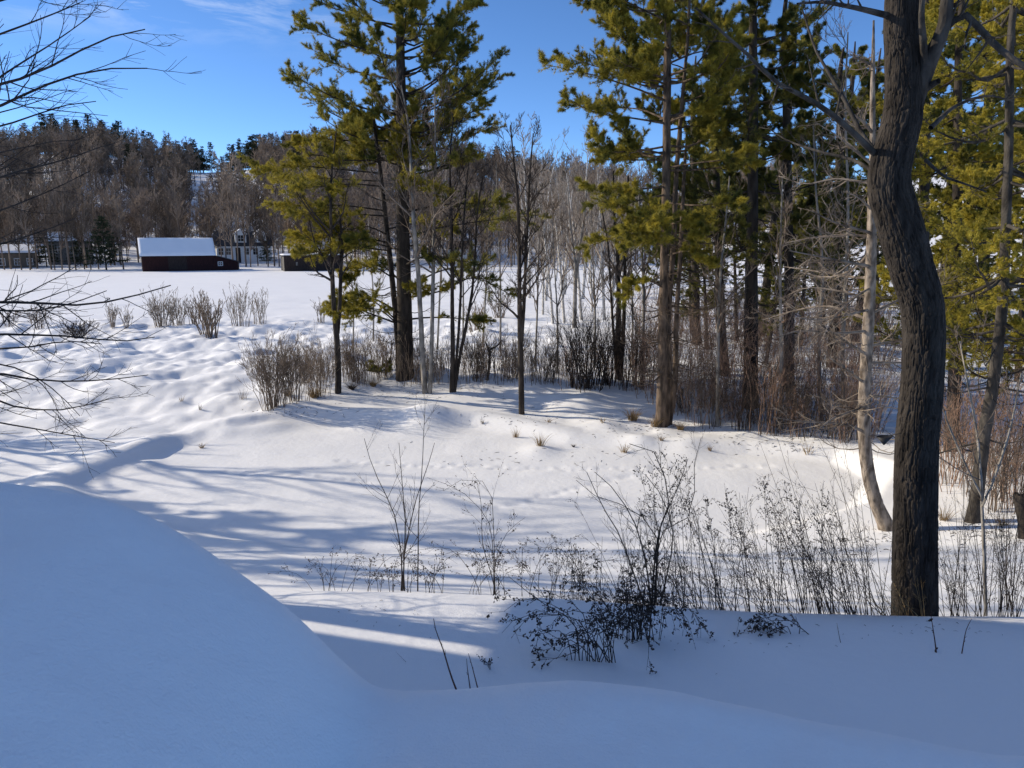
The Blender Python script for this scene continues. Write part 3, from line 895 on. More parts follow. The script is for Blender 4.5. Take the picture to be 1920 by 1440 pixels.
def right_pine_a():
    rng = np.random.default_rng(23)
    base = hit(1241, 798); Y = float(base[1])
    tp = np.vstack([pxline([(1240, 806), (1242, 700), (1243, 600), (1246, 480), (1249, 330), (1251, 160), (1253, 0)], Y)]); tp = np.vstack([tp, tp[-1] + [0, 0, 2.5], tp[-1] + [.1, 0, 5]])
    t2 = pxline([(1247, 802), (1254, 700), (1252, 600), (1262, 470), (1268, 330), (1280, 180), (1290, 60)], Y, dy=[.1, .15, .2, .3, .4, .5, .6]); t2 = np.vstack([t2, t2[-1] + [0, 0, 2.2]])
    t3 = pxline([(1253, 802), (1266, 700), (1268, 600), (1276, 470), (1282, 340), (1288, 250)], Y, dy=[.2, .4, .5, .7, .9, 1.1])
    rad = [.19, .16, .14, .13, .12, .11, .09, .06, .02]
    def T(py): return trunk_at(tp, at(1248, py, Y)[2])
    B = []
    spec = [(75, [(1200, 60, .4), (1140, 30, .8), (1084, -5, 1)]), (40, [(1210, 20, -.5), (1170, 0, -.9), (1120, -30, -1)]), (190, [(1190, 165, -.5), (1110, 140, -1), (1025, 122, -1.5)]),
            (165, [(1190, 150, .6), (1120, 125, 1.2), (1050, 108, 1.6)]), (232, [(1190, 222, -.5), (1120, 212, -1), (1060, 184, -1.4)]), (225, [(1200, 205, .8), (1140, 200, 1.6), (1085, 190, 2)]),
            (290, [(1200, 280, -.5), (1150, 285, -.9), (1100, 262, -1.2)]), (300, [(1200, 300, .6), (1160, 300, 1), (1125, 300, 1.3)]), (350, [(1200, 355, -.6), (1150, 365, -1), (1098, 350, -1.3)]), (365, [(1200, 375, -1), (1155, 385, -1.7), (1115, 372, -2.2)]),
            (440, [(1200, 425, -.6), (1165, 440, -1.1), (1105, 462, -1.5)]), (430, [(1215, 412, -1.2), (1190, 430, -1.9), (1165, 440, -2.4)]), (425, [(1280, 415, -1.2), (1300, 430, -1.8), (1325, 440, -2.2)]), (450, [(1230, 445, -1.5), (1210, 455, -2), (1175, 465, -2.5)]),
            (315, [(1310, 305, -.8), (1370, 298, -1.4), (1423, 282, -1.8)]), (320, [(1310, 318, -.2), (1370, 312, -.2), (1410, 305, -.2)]), (230, [(1290, 215, -.6), (1320, 205, -1), (1350, 190, -1.3)]), (245, [(1300, 235, .6), (1330, 230, 1), (1360, 225, 1.3)]),
            (380, [(1300, 385, -1), (1340, 382, -1.6), (1390, 380, -2.2)]), (540, [(1215, 525, -.6), (1190, 535, -1), (1165, 560, -1.3)]), (120, [(1300, 100, .6), (1340, 90, 1), (1380, 60, 1.3)]), (150, [(1200, 130, -1.2), (1170, 120, -1.8), (1140, 100, -2.2)]),
            (480, [(1290, 470, -.8), (1310, 480, -1.2), (1340, 500, -1.6)]), (410, [(1240, 400, -2), (1225, 405, -2.6), (1205, 420, -3)])]
    for py, tips in spec: B.append(bough_px(T(py), tips, .034, Y))
    B += rand_boughs(tp, T(330)[2], T(0)[2], 26, 2.4, 2.2, rng, elev=(0, 25))
    B += rand_boughs(tp, T(0)[2], tp[-1, 2] - .2, 12, 2.3, .6, rng, elev=(15, 40))
    B += rand_boughs(t2, T(260)[2], t2[-1, 2] - .2, 14, 2.0, 1.0, rng, elev=(0, 30))
    return pine('pine_tree', 'three-stemmed pine at the pond edge, dry grass at its foot, boughs reaching left', base, [(tp, rad), (t2, [.12, .1, .09, .08, .07, .05, .04, .02]), (t3, [.1, .09, .07, .06, .05, .02])], B, rng,
                M['warm_bark'], M['needle_warm'], ridge=.03, stubs=5, sub=14, twigs=9, tuft=4, blade=20, nl=.115, nw=.0105, spread=.62, t0=.33)


def dark_pine(label, base, pts, r0, seed, zlow, zhigh, n, l0, l1, az=None, elev=(-5, 20), needle='needle_dark', bark='pine_bark', hgt=4, stubs=5, name='pine_tree', cat='pine tree', group=None, **kw):
    rng = np.random.default_rng(seed)
    Y = float(base[1])
    tp = np.vstack([base - [0, 0, .3], pxline(pts, Y)]); tp = np.vstack([tp, tp[-1] + [0, 0, hgt * .6], tp[-1] + [.05, 0, hgt]])
    rad = list(np.linspace(r0, r0 * .45, len(tp) - 2)) + [r0 * .3, .02]
    px = pts[0][0]
    B = rand_boughs(tp, at(px, zlow, Y)[2], (at(px, zhigh, Y)[2] if zhigh is not None else tp[-1, 2] - .3), n, l0, l1, rng, elev=elev, az=az)
    k = dict(sub=12, twigs=8, tuft=3, blade=19, nl=.12, nw=.0125, spread=.65, t0=.28); k.update(kw)
    return pine(name, label, base, [(tp, rad)], B, rng, M[bark], M[needle], stubs=stubs, group=group, cat=cat, **k)


big_pine(); yellow_pine(); right_pine_a()
_b = hit(1408, 762)
dark_pine('dark trunked pine right of the three-stemmed pine, boughs spreading over the thicket', _b, [(1408, 640), (1409, 500), (1411, 380), (1413, 200), (1412, 20)], .26, 31, 510, None, 50, 3.3, 1.4, elev=(-8, 22))
_b = np.array([at(1362, 700, 29.5)[0], 29.5, 0]); _b[2] = tz(_b[0], _b[1])
dark_pine('dim pine standing behind the three-stemmed pine, its top leaving the photo', _b, [(1352, 600), (1345, 400), (1338, 200), (1335, 30)], .2, 32, 490, None, 42, 3.0, 1.6)
_b = np.array([at(1480, 720, 27)[0], 27, 0]); _b[2] = tz(_b[0], _b[1])
dark_pine('dense dark pine crown between the dark trunked pine and the dead pale tree', _b, [(1480, 600), (1478, 400), (1474, 200), (1470, 60)], .2, 33, 510, None, 48, 2.9, .9, hgt=2.0)
_b = np.array([at(1560, 700, 31)[0], 31, 0]); _b[2] = tz(_b[0], _b[1])
dark_pine('shorter pine with its tip just below the blue gap left of the oak', _b, [(1568, 560), (1572, 400), (1575, 250), (1575, 150)], .24, 34, 520, None, 34, 2.6, .7, hgt=1.2)
# the yellow-green hemlocks and pines beyond the oak
_b = hit(1822, 978)
dark_pine('leaning hemlock right of the oak, dark butt in the snow, yellow-green sprays', _b, [(1830, 940), (1845, 820), (1865, 700), (1880, 560), (1886, 420), (1892, 250), (1896, 60)], .125, 35, 640, None, 58, 2.3, 1.5, elev=(-18, 12), needle='needle_gold', bark='lichen_bark',
          hgt=3, stubs=3, sub=11, sublen=.32, twigs=9, tuft=5, blade=14, nl=.06, nw=.010, t0=.18, name='hemlock_tree', cat='hemlock tree')
_b = np.array([at(1790, 800, 19)[0], 19, 0]); _b[2] = tz(_b[0], _b[1])
dark_pine('hemlock behind the oak trunk, its sunlit sprays filling the gap right of the trunk', _b, [(1790, 700), (1792, 500), (1796, 300), (1798, 80)], .17, 36, 640, None, 56, 2.4, 1.2, elev=(-18, 12), needle='needle_gold', bark='pine_bark',
          hgt=3, stubs=3, sub=11, sublen=.32, twigs=9, tuft=5, blade=14, nl=.07, nw=.012, t0=.18, name='hemlock_tree', cat='hemlock tree')
_b = np.array([at(1950, 800, 16.5)[0], 16.5, 0]); _b[2] = tz(_b[0], _b[1])
dark_pine('hemlock cut by the right edge of the photo, yellow-green boughs from top to bottom', _b, [(1955, 700), (1958, 500), (1960, 300), (1962, 80)], .2, 37, 720, None, 60, 2.6, 1.4, elev=(-18, 12), needle='needle_gold', bark='pine_bark',
          hgt=4, stubs=3, sub=11, sublen=.32, twigs=9, tuft=5, blade=14, nl=.065, nw=.011, t0=.18, name='hemlock_tree', cat='hemlock tree')
_b = np.array([at(1730, 700, 27)[0], 27, 0]); _b[2] = tz(_b[0], _b[1])
dark_pine('tall pine behind the oak, crown showing on both sides of the oak trunk', _b, [(1730, 560), (1732, 400), (1735, 200), (1736, 20)], .24, 38, 420, None, 40, 3.2, 1.6, hgt=4)

# pines deeper in the wood: copies of two made trees
_b = np.array([at(1640, 640, 44)[0], 44, 0]); _b[2] = tz(_b[0], _b[1])
_deep = dark_pine('pine deep in the right hand wood behind the pale dead tree', _b, [(1640, 560), (1641, 420), (1642, 300), (1642, 180)], .28, 39, 460, None, 40, 3.6, 1.0, hgt=2.5, sub=8, twigs=7, blade=11, nl=.17, nw=.036, group='pines deep in the right hand wood')
_dl = ['pine deep in the right hand wood behind the three-stemmed pine', 'pine deep in the wood straight behind the dark trunked pine', 'pine deep in the wood just left of the oak trunk', 'pine deep in the wood just right of the oak trunk',
       'pine far back in the wood above the leaning hemlock', 'pine far back in the wood at the right margin', 'dim pine far back where the field meets the right hand wood', 'pine far back behind the short pine left of the oak']
for i, (px, Yd, sc) in enumerate([(1310, 40, .95), (1425, 42, 1.05), (1602, 39, .9), (1770, 42, 1.15), (1850, 40, 1.2), (1935, 38, 1.25), (1235, 62, 1.0), (1545, 52, 1.15)]):
    x = at(px, 600, Yd)[0]; dup(_deep, (x, Yd, tz(x, Yd)), i * 1.37 + .6, sc, _dl[i])

_ul = 'young evergreen filling the gaps between trunks in the right hand wood'
for i, (px, Yd, sc) in enumerate([(1330, 38, .36), (1440, 36, .4), (1505, 38, .4), (1590, 42, .42), (1700, 38, .4), (1815, 30, .42), (1925, 28, .42), (1480, 50, .55), (1255, 52, .5), (1385, 41, .4), (1440, 32, .27), (1545, 41, .4), (1300, 45, .45), (1630, 46, .35)]):
    x = at(px, 600, Yd)[0]; dup(_deep, (x, Yd, tz(x, Yd)), i * 2.1 + .3, (sc * 1.15, sc * 1.15, sc), _ul, 'young evergreens between the trunks of the right hand wood')
for i, (x, y, sc) in enumerate([(-22, 18.4, .62), (-25.5, 20.6, .7)]):
    dup(_deep, (x, y, tz(x, y)), i * 1.7, sc, 'evergreen left of the photo whose shadow lies in bands over the pond', 'evergreens left of the photo')


# ------------------------------------------------------------------ the oak and the pale dead tree
def oak():
    rng = np.random.default_rng(41)
    Y = 8.3
    x = at(1714, 1145, Y)[0]; zb = tz(x, Y)
    base = np.array([x, Y, zb])
    cl = [(1716, 1320, 104), (1715, 1145, 96), (1716, 980, 89), (1719, 830, 86), (1730, 700, 84), (1730, 580, 86), (1710, 505, 89), (1690, 433, 93), (1668, 350, 88), (1672, 300, 86), (1690, 230, 84), (1695, 180, 80), (1693, 100, 76), (1691, 0, 74)]
    tp = pxline([(a, b) for a, b, c in cl], Y)
    sc = np.array([((p - CAM) @ FW) ** 2 / np.linalg.norm(p - CAM) for p in tp]) / F * .95
    rad = [c * .5 * s for (a, b, c), s in zip(cl, sc)]
    tp = np.vstack([tp, tp[-1] + [.0, 0, 1.5], tp[-1] + [-.1, .1, 3.5]]); rad += [.2, .16]
    tp[0, 2] = min(tp[0, 2], zb - .25)
    root = thing('oak_tree', 'massive bent oak trunk with dark furrowed bark, standing in weeds beyond the snow lip', 'oak tree', base)
    g = Geo(); rough_tube(g, tp, rad, 260, 900, rng, ridge=.030, freq=21, vf=2.4, seed=77, flare=.22)
    g.build('trunk', M['oak'], root, origin=base)
    # limbs
    W = Y / F
    def limb(pts, w0, w1, off=0, K=12):
        P = resample(pxline(pts, Y), K); return P, np.linspace(w0, w1, K) * .5 * W
    g = Geo(); Ps = []
    for pts, a, b in [([(1718, 190), (1735, 140, -.1), (1752, 95, -.2), (1768, 55, -.25), (1776, 0, -.3), (1788, -90, -.3), (1810, -220, -.2)], 26, 11),
                      ([(1735, 140, -.1), (1733, 100, -.2), (1730, 60, -.3), (1728, 20, -.4), (1735, -60, -.5)], 13, 6),
                      ([(1722, 175), (1745, 160, -.1), (1760, 152, -.2)], 15, 9)]:
        P, R = limb(pts, a, b); rough_tube(g, P, R, 24, 60, rng, ridge=.012, freq=7, seed=int(rng.integers(999)))
    for pts, a, b in [([(1668, 30, 0), (1620, 18, -.2), (1580, 10, -.4), (1540, 4, -.6), (1495, 7, -.8)], 12, 3),
                      ([(1640, 288, 0), (1590, 240, -.2), (1540, 200, -.3), (1490, 172, -.5), (1450, 150, -.6), (1405, 105, -.8), (1365, 70, -1), (1305, 15, -1.2)], 12, 3),
                      ([(1645, 290, 0), (1615, 250, .2), (1585, 190, .4), (1550, 130, .6), (1528, 90, .7), (1505, 20, .9)], 10, 3),
                      ([(1650, 330, 0), (1600, 300, .3), (1540, 285, .5), (1480, 265, .8), (1440, 240, 1)], 8, 2),
                      ([(1745, 240, 0), (1790, 200, .2), (1850, 180, .4), (1900, 190, .6)], 9, 2), ([(1712, 130, 0), (1800, 30, -.2), (1850, 70, -.3), (1905, 115, -.5), (1990, 160, -.6)], 14, 8),
                      ([(1735, 300, 0), (1770, 330, -.2), (1810, 345, -.4), (1850, 360, -.5)], 7, 2)]:
        P, R = limb(pts, a, b); tubes(g, P, R, 8); Ps.append((P, R))
    P = np.array([p for p, r in Ps]); R = np.array([r for p, r in Ps])
    a, b = spawn(P, R, 9, rng, .2, 1, .22, (30, 65), 6, .25, .12, .5, .004); tubes(g, a, b, 4)
    c, d = spawn(a, b, 5, rng, .2, 1, .45, (30, 60), 5, .2, .12, .5, .003); tubes(g, c, d, 3)
    g.build('limbs', M['lichen_bark'], root, origin=base)


def feeder():
    """the small black inverted triangle hanging on a wire beside the oak"""
    Y = 8.1
    p = at(1658, 826, Y); w = 30 * Y / F; h = 17 * Y / F
    root = thing('bucket', 'small black triangular bucket hanging in the gap between the oak and the pale dead tree', 'bucket', p)
    g = Geo(); n = 14
    an = np.arange(n) * 2 * PI / n
    top = np.stack([np.cos(an) * w / 2, np.sin(an) * w * .35, np.full(n, h / 2) + np.cos(an) * .006], -1)
    bot = np.stack([np.cos(an) * w * .05 + .0, np.sin(an) * w * .05, np.full(n, -h / 2)], -1)
    v = np.vstack([top, bot, top * [.93, .93, 1] - [0, 0, .004], [[0, 0, 0]]])
    q = [(n + i, n + (i + 1) % n, (i + 1) % n, i) for i in range(n)] + [(i, (i + 1) % n, 2 * n + (i + 1) % n, 2 * n + i) for i in range(n)]
    t = [(2 * n + i, 2 * n + (i + 1) % n, 3 * n) for i in range(n)] + [(n + (i + 1) % n, n + i, n) for i in range(1, n - 1)]
    g.add(v, q, t); g.build('cone', M['tin'], root)
    g = Geo(); tr = at(1690, 812, 8.2) - p
    tubes(g, np.array([[-w / 2, 0, h / 2], [0, 0, h * .62], [w / 2, 0, h / 2 + .01], tr])[None], np.full((1, 4), .003), 5)
    g.build('hook', M['tin'], root)


def pale_tree():
    rng = np.random.default_rng(42)
    base = hit(1664, 992); Y = float(base[1])
    cl = [(1668, 1010, 34), (1661, 985, 32), (1642, 940, 29), (1627, 880, 28), (1620, 800, 27), (1623, 700, 25), (1629, 600, 24), (1633, 500, 22), (1635, 400, 19), (1637, 300, 15), (1636, 200, 10), (1637, 110, 7), (1638, 38, 3)]
    tp = pxline([(a, b) for a, b, c in cl], Y); rad = [c * .5 * Y * .84 / F for a, b, c in cl]
    root = thing('dead_tree', 'pale dead tree with a curved foot and many bare whitish twigs beside the oak', 'dead tree', base)
    g = Geo(); rough_tube(g, tp, rad, 40, 260, rng, ridge=.016, freq=6, vf=2.0, seed=12, flare=.3); g.build('trunk', M['pale_bark'], root, origin=base)
    g = Geo(); Ps = []
    T = lambda py: at(float(np.interp(-py, [-b for a, b, c in cl], [a for a, b, c in cl])), py, Y)
    for py, pts in [(810, [(1580, 795, -.3), (1500, 790, -.6), (1450, 782, -.9)]), (720, [(1590, 695, -.2), (1560, 675, -.5), (1548, 660, -.6)]), (665, [(1600, 650, -.2), (1555, 620, -.5), (1515, 592, -.8)]),
                    (620, [(1570, 625, -.3), (1500, 620, -.6), (1450, 635, -1)]), (560, [(1570, 545, .3), (1510, 540, .6), (1465, 560, .9)]), (500, [(1580, 490, -.3), (1530, 480, -.6), (1480, 470, -.8)]),
                    (437, [(1590, 425, -.3), (1560, 415, -.5), (1521, 395, -.7)]), (445, [(1590, 440, .2), (1530, 445, .5), (1475, 455, .7)]), (395, [(1615, 375, -.2), (1600, 365, -.3), (1590, 362, -.4)]),
                    (310, [(1600, 280, -.2), (1570, 255, -.4), (1530, 230, -.6)]), (345, [(1570, 335, .3), (1510, 345, .6), (1460, 330, .9)]), (250, [(1615, 225, -.2), (1600, 215, -.3), (1580, 205, -.4)]), (125, [(1620, 115, -.1), (1605, 108, -.2), (1598, 104, -.3)]),
                    (650, [(1680, 640, .3), (1720, 650, .6), (1760, 655, .9)]), (680, [(1690, 680, .2), (1720, 682, .3), (1750, 690, .5)]), (740, [(1670, 745, .3), (1700, 750, .5), (1740, 745, .7)]), (590, [(1690, 560, .4), (1740, 540, .9), (1790, 530, 1.4)]),
                    (540, [(1600, 560, -.8), (1560, 600, -1.4), (1540, 640, -1.7)]), (760, [(1600, 770, -.5), (1560, 785, -.9), (1530, 810, -1.3)]), (580, [(1590, 590, -.4), (1540, 600, -.7), (1490, 595, -1)]), (470, [(1600, 505, .4), (1550, 520, .9), (1500, 510, 1.3)]),
                    (410, [(1670, 400, .3), (1700, 385, .5), (1740, 390, .7)]), (520, [(1600, 520, .6), (1540, 510, 1.3), (1470, 500, 2)]), (600, [(1560, 575, .7), (1500, 580, 1.3), (1430, 600, 1.8)])]:
        P = resample(np.vstack([T(py)[None], pxline(pts, Y)]), 9); Ps.append((P, np.linspace(.030, .007, 9) * rng.uniform(.7, 1.15)))
    P = np.array([p for p, r in Ps]); R = np.array([r for p, r in Ps]); tubes(g, P, R, 6)
    a, b = spawn(P, R, 13, rng, .15, 1, .36, (30, 65), 6, .05, .16, .55, .004); tubes(g, a, b, 4)
    c, d = spawn(a, b, 7, rng, .15, 1, .5, (30, 60), 5, .0, .16, .55, .0035); tubes(g, c, d, 3)
    tp2 = resample(tp, 12)
    S = rand_boughs(tp2, tp2[0, 2] + 1.3, tp2[-1, 2] - .4, 40, 1.0, .5, rng, elev=(-20, 20))
    Ps = np.array([resample(p, 6) for p, r in S]); Rs = np.array([np.linspace(.012, .003, 6) for p, r in S]); tubes(g, Ps, Rs, 4)
    a, b = spawn(Ps, Rs, 5, rng, .3, 1, .4, (30, 65), 4, 0, .15, .5, .003); tubes(g, a, b, 3)
    g.build('limbs', M['dead_twig'], root, origin=base)


oak(); feeder(); pale_tree()

# ------------------------------------------------------------------ bare trees of the middle ground
def px_tree(label, base_px, stems, w, seed, bark, twig, n=(16, 8, 6), lens=(.24, .42, .45), name='bare_tree', cat='bare tree', group=None, t0=.45, up=.45, rmin=.006, ang=(25, 50), base=None, ridge=.012):
    rng = np.random.default_rng(seed)
    b = hit(*base_px) if base is None else base
    Y = float(b[1]); S = []; Rd = []
    for st, ww in zip(stems, w):
        P = pxline(st, Y, dy=[.0] + [rng.uniform(-.15, .15) * i for i in range(1, len(st))])
        P = np.vstack([P[:1] - [0, 0, .15], P]) if abs(st[0][1] - base_px[1]) < 12 else P
        k = .5 * Y / F
        S.append(P); Rd.append([ww[0] * k, ww[0] * k * .95] + [max(c * k, .006) for c in ww[1:]])
    return bare_tree(name, label, b, S, Rd, rng, bark, twig, n, lens, cat, group, t0, up, rmin, ang, ridge=ridge, rows=60)


px_tree('dark two-stemmed leafless tree left of the tallest pine, at the snowy bank tip', (635, 737), [[(634, 737), (634, 690), (632, 640), (628, 600), (624, 540), (622, 470), (620, 400), (622, 320), (632, 235)], [(633, 625), (637, 570), (639, 510), (641, 450), (636, 395)]],
        [(13, 12, 11, 10, 9, 8, 7, 5, 3, 2), (8, 7, 6, 5, 3)], 51, M['pine_bark'], M['dark_twig'], n=(14, 6, 5), t0=.35)
px_tree('pale grey double-trunked tree close right of the tallest pine', (800, 738), [[(797, 738), (793, 680), (789, 600), (784, 510), (776, 420), (772, 330), (765, 230), (752, 160)], [(806, 738), (809, 660), (811, 570), (813, 470), (815, 370), (816, 250), (815, 170)]],
        [(11, 10, 9.5, 9, 8, 7, 6, 4, 2), (9, 8, 7.5, 7, 6, 5, 4, 2)], 52, M['grey_bark'], M['brown_twig'], n=(20, 8, 6), t0=.4)
px_tree('clump of three slender dark stems with one leaning right, beside the pale double trunk', (850, 735), [[(847, 735), (849, 660), (848, 580), (848, 500), (846, 400), (844, 300), (850, 220)], [(852, 737), (862, 670), (876, 600), (886, 540), (891, 470), (895, 400), (905, 330)], [(849, 736), (857, 660), (863, 570), (866, 480), (872, 380), (880, 290)]],
        [(10, 9, 8, 7, 6, 5, 3, 2), (7, 6, 6, 5, 4, 3, 2), (6, 5, 5, 4, 3, 2)], 53, M['pine_bark'], M['dark_twig'], n=(14, 8, 6), t0=.4)
px_tree('single dark tree standing alone on the open snow right of centre, forking high up', (978, 776), [[(978, 776), (977, 700), (975, 620), (974, 540), (973, 450), (970, 370), (962, 290), (957, 235)], [(978, 640), (983, 560), (986, 480), (990, 400), (994, 320), (1000, 250)]],
        [(12, 11, 10, 9, 7, 6, 5, 3, 2), (7, 6, 5, 4, 3, 2)], 54, M['pine_bark'], M['dark_twig'], n=(18, 8, 6), t0=.32)
px_tree('broken crooked snag with two short arms on the snow left of the lone tree', (915, 712), [[(914, 712), (917, 690), (918, 665), (914, 652), (910, 640)], [(917, 668), (920, 655), (930, 650), (941, 638)]], [(5, 4.5, 4.5, 3, 2), (4, 4, 3, 2)], 55, M['pine_bark'], M['dark_twig'], n=(3, 2), lens=(.25, .4), name='snag', cat='snag', t0=.6)
px_tree('dark clump of three trunks at the left end of the thicket', (1161, 712), [[(1159, 712), (1159, 640), (1160, 560), (1158, 480), (1152, 400), (1150, 320)], [(1163, 712), (1168, 640), (1171, 560), (1172, 480), (1176, 410), (1178, 330)], [(1157, 712), (1150, 620), (1145, 540), (1140, 460), (1128, 390)]],
        [(13, 11, 10, 8, 6, 4, 2), (10, 8, 7, 5, 4, 3), (6, 5, 4, 3, 2)], 56, M['pine_bark'], M['brown_twig'], n=(14, 6, 5), t0=.35)
px_tree('thin dark tree with a bare crown rising beside the white birches', (1077, 615), [[(1077, 615), (1078, 560), (1079, 500), (1070, 430), (1064, 350)], [(1078, 540), (1086, 470), (1096, 400), (1100, 330)]], [(9, 8, 7, 5, 3, 2), (6, 5, 4, 2)], 57, M['grey_bark'], M['brown_twig'], n=(14, 6, 5), t0=.35)
# white birches
for i, (bx, by, tx, ty, w, lab) in enumerate([(1037, 607, 1005, 345, 6, 'leftmost white birch, leaning left, between the lone tree and the thicket'), (1058, 605, 1030, 330, 6, 'white birch second from the left, straight and slender, behind the lone tree'),
                                              (1090, 600, 1062, 325, 6.5, 'white birch with a leaning stem near the thin dark tree'), (1133, 600, 1120, 318, 6.5, 'white birch just left of the dark three-trunk clump'), (1147, 598, 1160, 330, 6, 'white birch leaning right above the dark three-trunk clump'),
                                              (1018, 590, 1022, 360, 5, 'thin far white birch nearest to the lone tree'), (1110, 585, 1100, 340, 5, 'thin far white birch in the middle of the birch group')]):
    px_tree(lab, (bx, by), [[(bx, by), (bx - (bx - tx) * .25, by - (by - ty) * .35), (bx - (bx - tx) * .6, by - (by - ty) * .7), (tx, ty)]], [(w, w * .85, w * .6, w * .3, 1)], 60 + i, M['birch_bark'], M['pale_twig'], n=(20, 6, 5), lens=(.3, .42, .5), name='birch_tree', cat='birch', t0=.3, up=.6, group='white birches at the edge of the field', rmin=.012, ridge=.004)
for i, (bx, by, tx, ty, w, lab) in enumerate([(820, 655, 838, 300, 4.5, 'thin grey stem rising behind the pale double trunk'), (868, 640, 860, 330, 4, 'thin grey stem behind the clump of three slender stems'), (905, 650, 925, 340, 4.5, 'thin grey stem leaning right, left of the crooked snag'), (938, 660, 930, 300, 4.5, 'straight thin grey stem between the snag and the lone tree'),
                                              (1003, 690, 1015, 380, 4.5, 'thin grey stem close right of the lone tree'), (1045, 700, 1035, 400, 5, 'thin grey stem in front of the birches'), (700, 640, 690, 400, 4, 'thin grey stem behind the green pine sapling'), (662, 660, 655, 430, 4, 'thin grey stem between the two-stemmed tree and the pines'), (1115, 690, 1108, 380, 5, 'thin grey stem in the left end bushes of the thicket'), (1185, 690, 1180, 400, 5, 'thin grey stem right of the dark three-trunk clump')]):
    px_tree(lab, (bx, by), [[(bx, by), (bx - (bx - tx) * .2 + 2, by - (by - ty) * .35), (bx - (bx - tx) * .6, by - (by - ty) * .7), (tx, ty)]], [(w, w * .85, w * .6, w * .3, 1)], 160 + i, M['grey_bark'], M['brown_twig'], n=(18, 6, 5), lens=(.28, .42, .5), t0=.35, up=.6, group='thin grey trees in the middle ground', rmin=.007, ridge=.004)
_bt = [o for o in C.objects if o.name.startswith('birch_tree')][:5]
_rb = np.random.default_rng(180)
for i in range(26):
    Yd = _rb.uniform(62, 118); x = at(_rb.uniform(985, 1190), 560, Yd)[0]
    dup(_bt[i % len(_bt)], (x, Yd, tz(x, Yd)), _rb.uniform(0, 6), _rb.uniform(.85, 1.5), 'pale thin bare tree in the bright thicket beyond the white birches', 'pale thin trees beyond the white birches')
# thin trees inside the right hand wood
for i, (bx, by, pts, w, lab) in enumerate([(1345, 800, [(1345, 800), (1346, 700), (1347, 600), (1352, 500), (1360, 420), (1368, 330)], 8, 'slim pale stemmed tree in the thicket between the two pine trunks'), (1205, 700, [(1205, 700), (1207, 560), (1202, 440), (1195, 330)], 7, 'slim dark tree just left of the three-stemmed pine'),
                                           (1463, 805, [(1463, 805), (1465, 700), (1464, 600), (1463, 480), (1467, 330)], 9, 'slim grey tree in the thicket right of the dark trunked pine'), (1540, 790, [(1540, 790), (1536, 650), (1542, 500), (1530, 360), (1524, 220)], 8, 'slim grey tree in the thicket left of the pale dead tree'),
                                           (1583, 800, [(1583, 800), (1580, 660), (1586, 520), (1590, 380), (1585, 200), (1590, 60)], 9, 'tall bare tree with a twiggy top in the blue gap left of the oak')]):
    px_tree(lab, (bx, by), [pts], [tuple([w] + list(np.linspace(w * .9, 2, len(pts))))], 70 + i, M['grey_bark'], M['brown_twig'], n=(16, 6, 5), lens=(.25, .42, .45), t0=.35, group='slim bare trees in the right hand thicket')
px_tree('sapling with a forked pale stem at the right edge, in weeds beside the oak', (1848, 1150), [[(1848, 1150), (1846, 1060), (1842, 960), (1838, 880), (1830, 800), (1815, 720), (1800, 640)], [(1842, 950), (1870, 880), (1895, 800), (1915, 700)], [(1840, 930), (1810, 870), (1780, 800), (1760, 740)]], [(7, 6, 5.5, 4.5, 4, 3, 2), (4, 3.5, 3, 2), (3.5, 3, 2.5, 2)], 78, M['grey_bark'], M['brown_twig'], n=(9, 5, 4), lens=(.25, .4, .4), name='sapling', cat='sapling', t0=.3, rmin=.003, base=np.array([at(1848, 1150, 8.6)[0], 8.6, tz(at(1848, 1150, 8.6)[0], 8.6)]))


def stump():
    rng = np.random.default_rng(79)
    b = hit(1915, 1010); Y = float(b[1]); g = Geo()
    tp = pxline([(1934, 1020), (1930, 985), (1923, 960), (1915, 930)], Y); rad = [.17, .145, .135, .12]
    rough_tube(g, tp, rad, 40, 40, rng, ridge=.03, freq=6, seed=9, flare=.3)
    # jagged closed top
    v = np.concatenate(g.v); n = len(v); ring = np.arange(n - 40, n)
    v[ring, 2] += .08 * np.sin(np.arange(40) * .157 + 1) + rng.uniform(-.03, .06, 40); g.v = [v]
    c = v[ring].mean(0) - [0, 0, .02]; g.add(c[None], None, None); g.t.append(np.array([(ring[i], ring[(i + 1) % 40], n) for i in range(40)])); g.tm.append(np.zeros(40))
    o = g.build('stump', M['pine_bark'], None, origin=b); tag(o, 'dark broken stump at the right edge of the photo beyond the oak', 'stump')


stump()


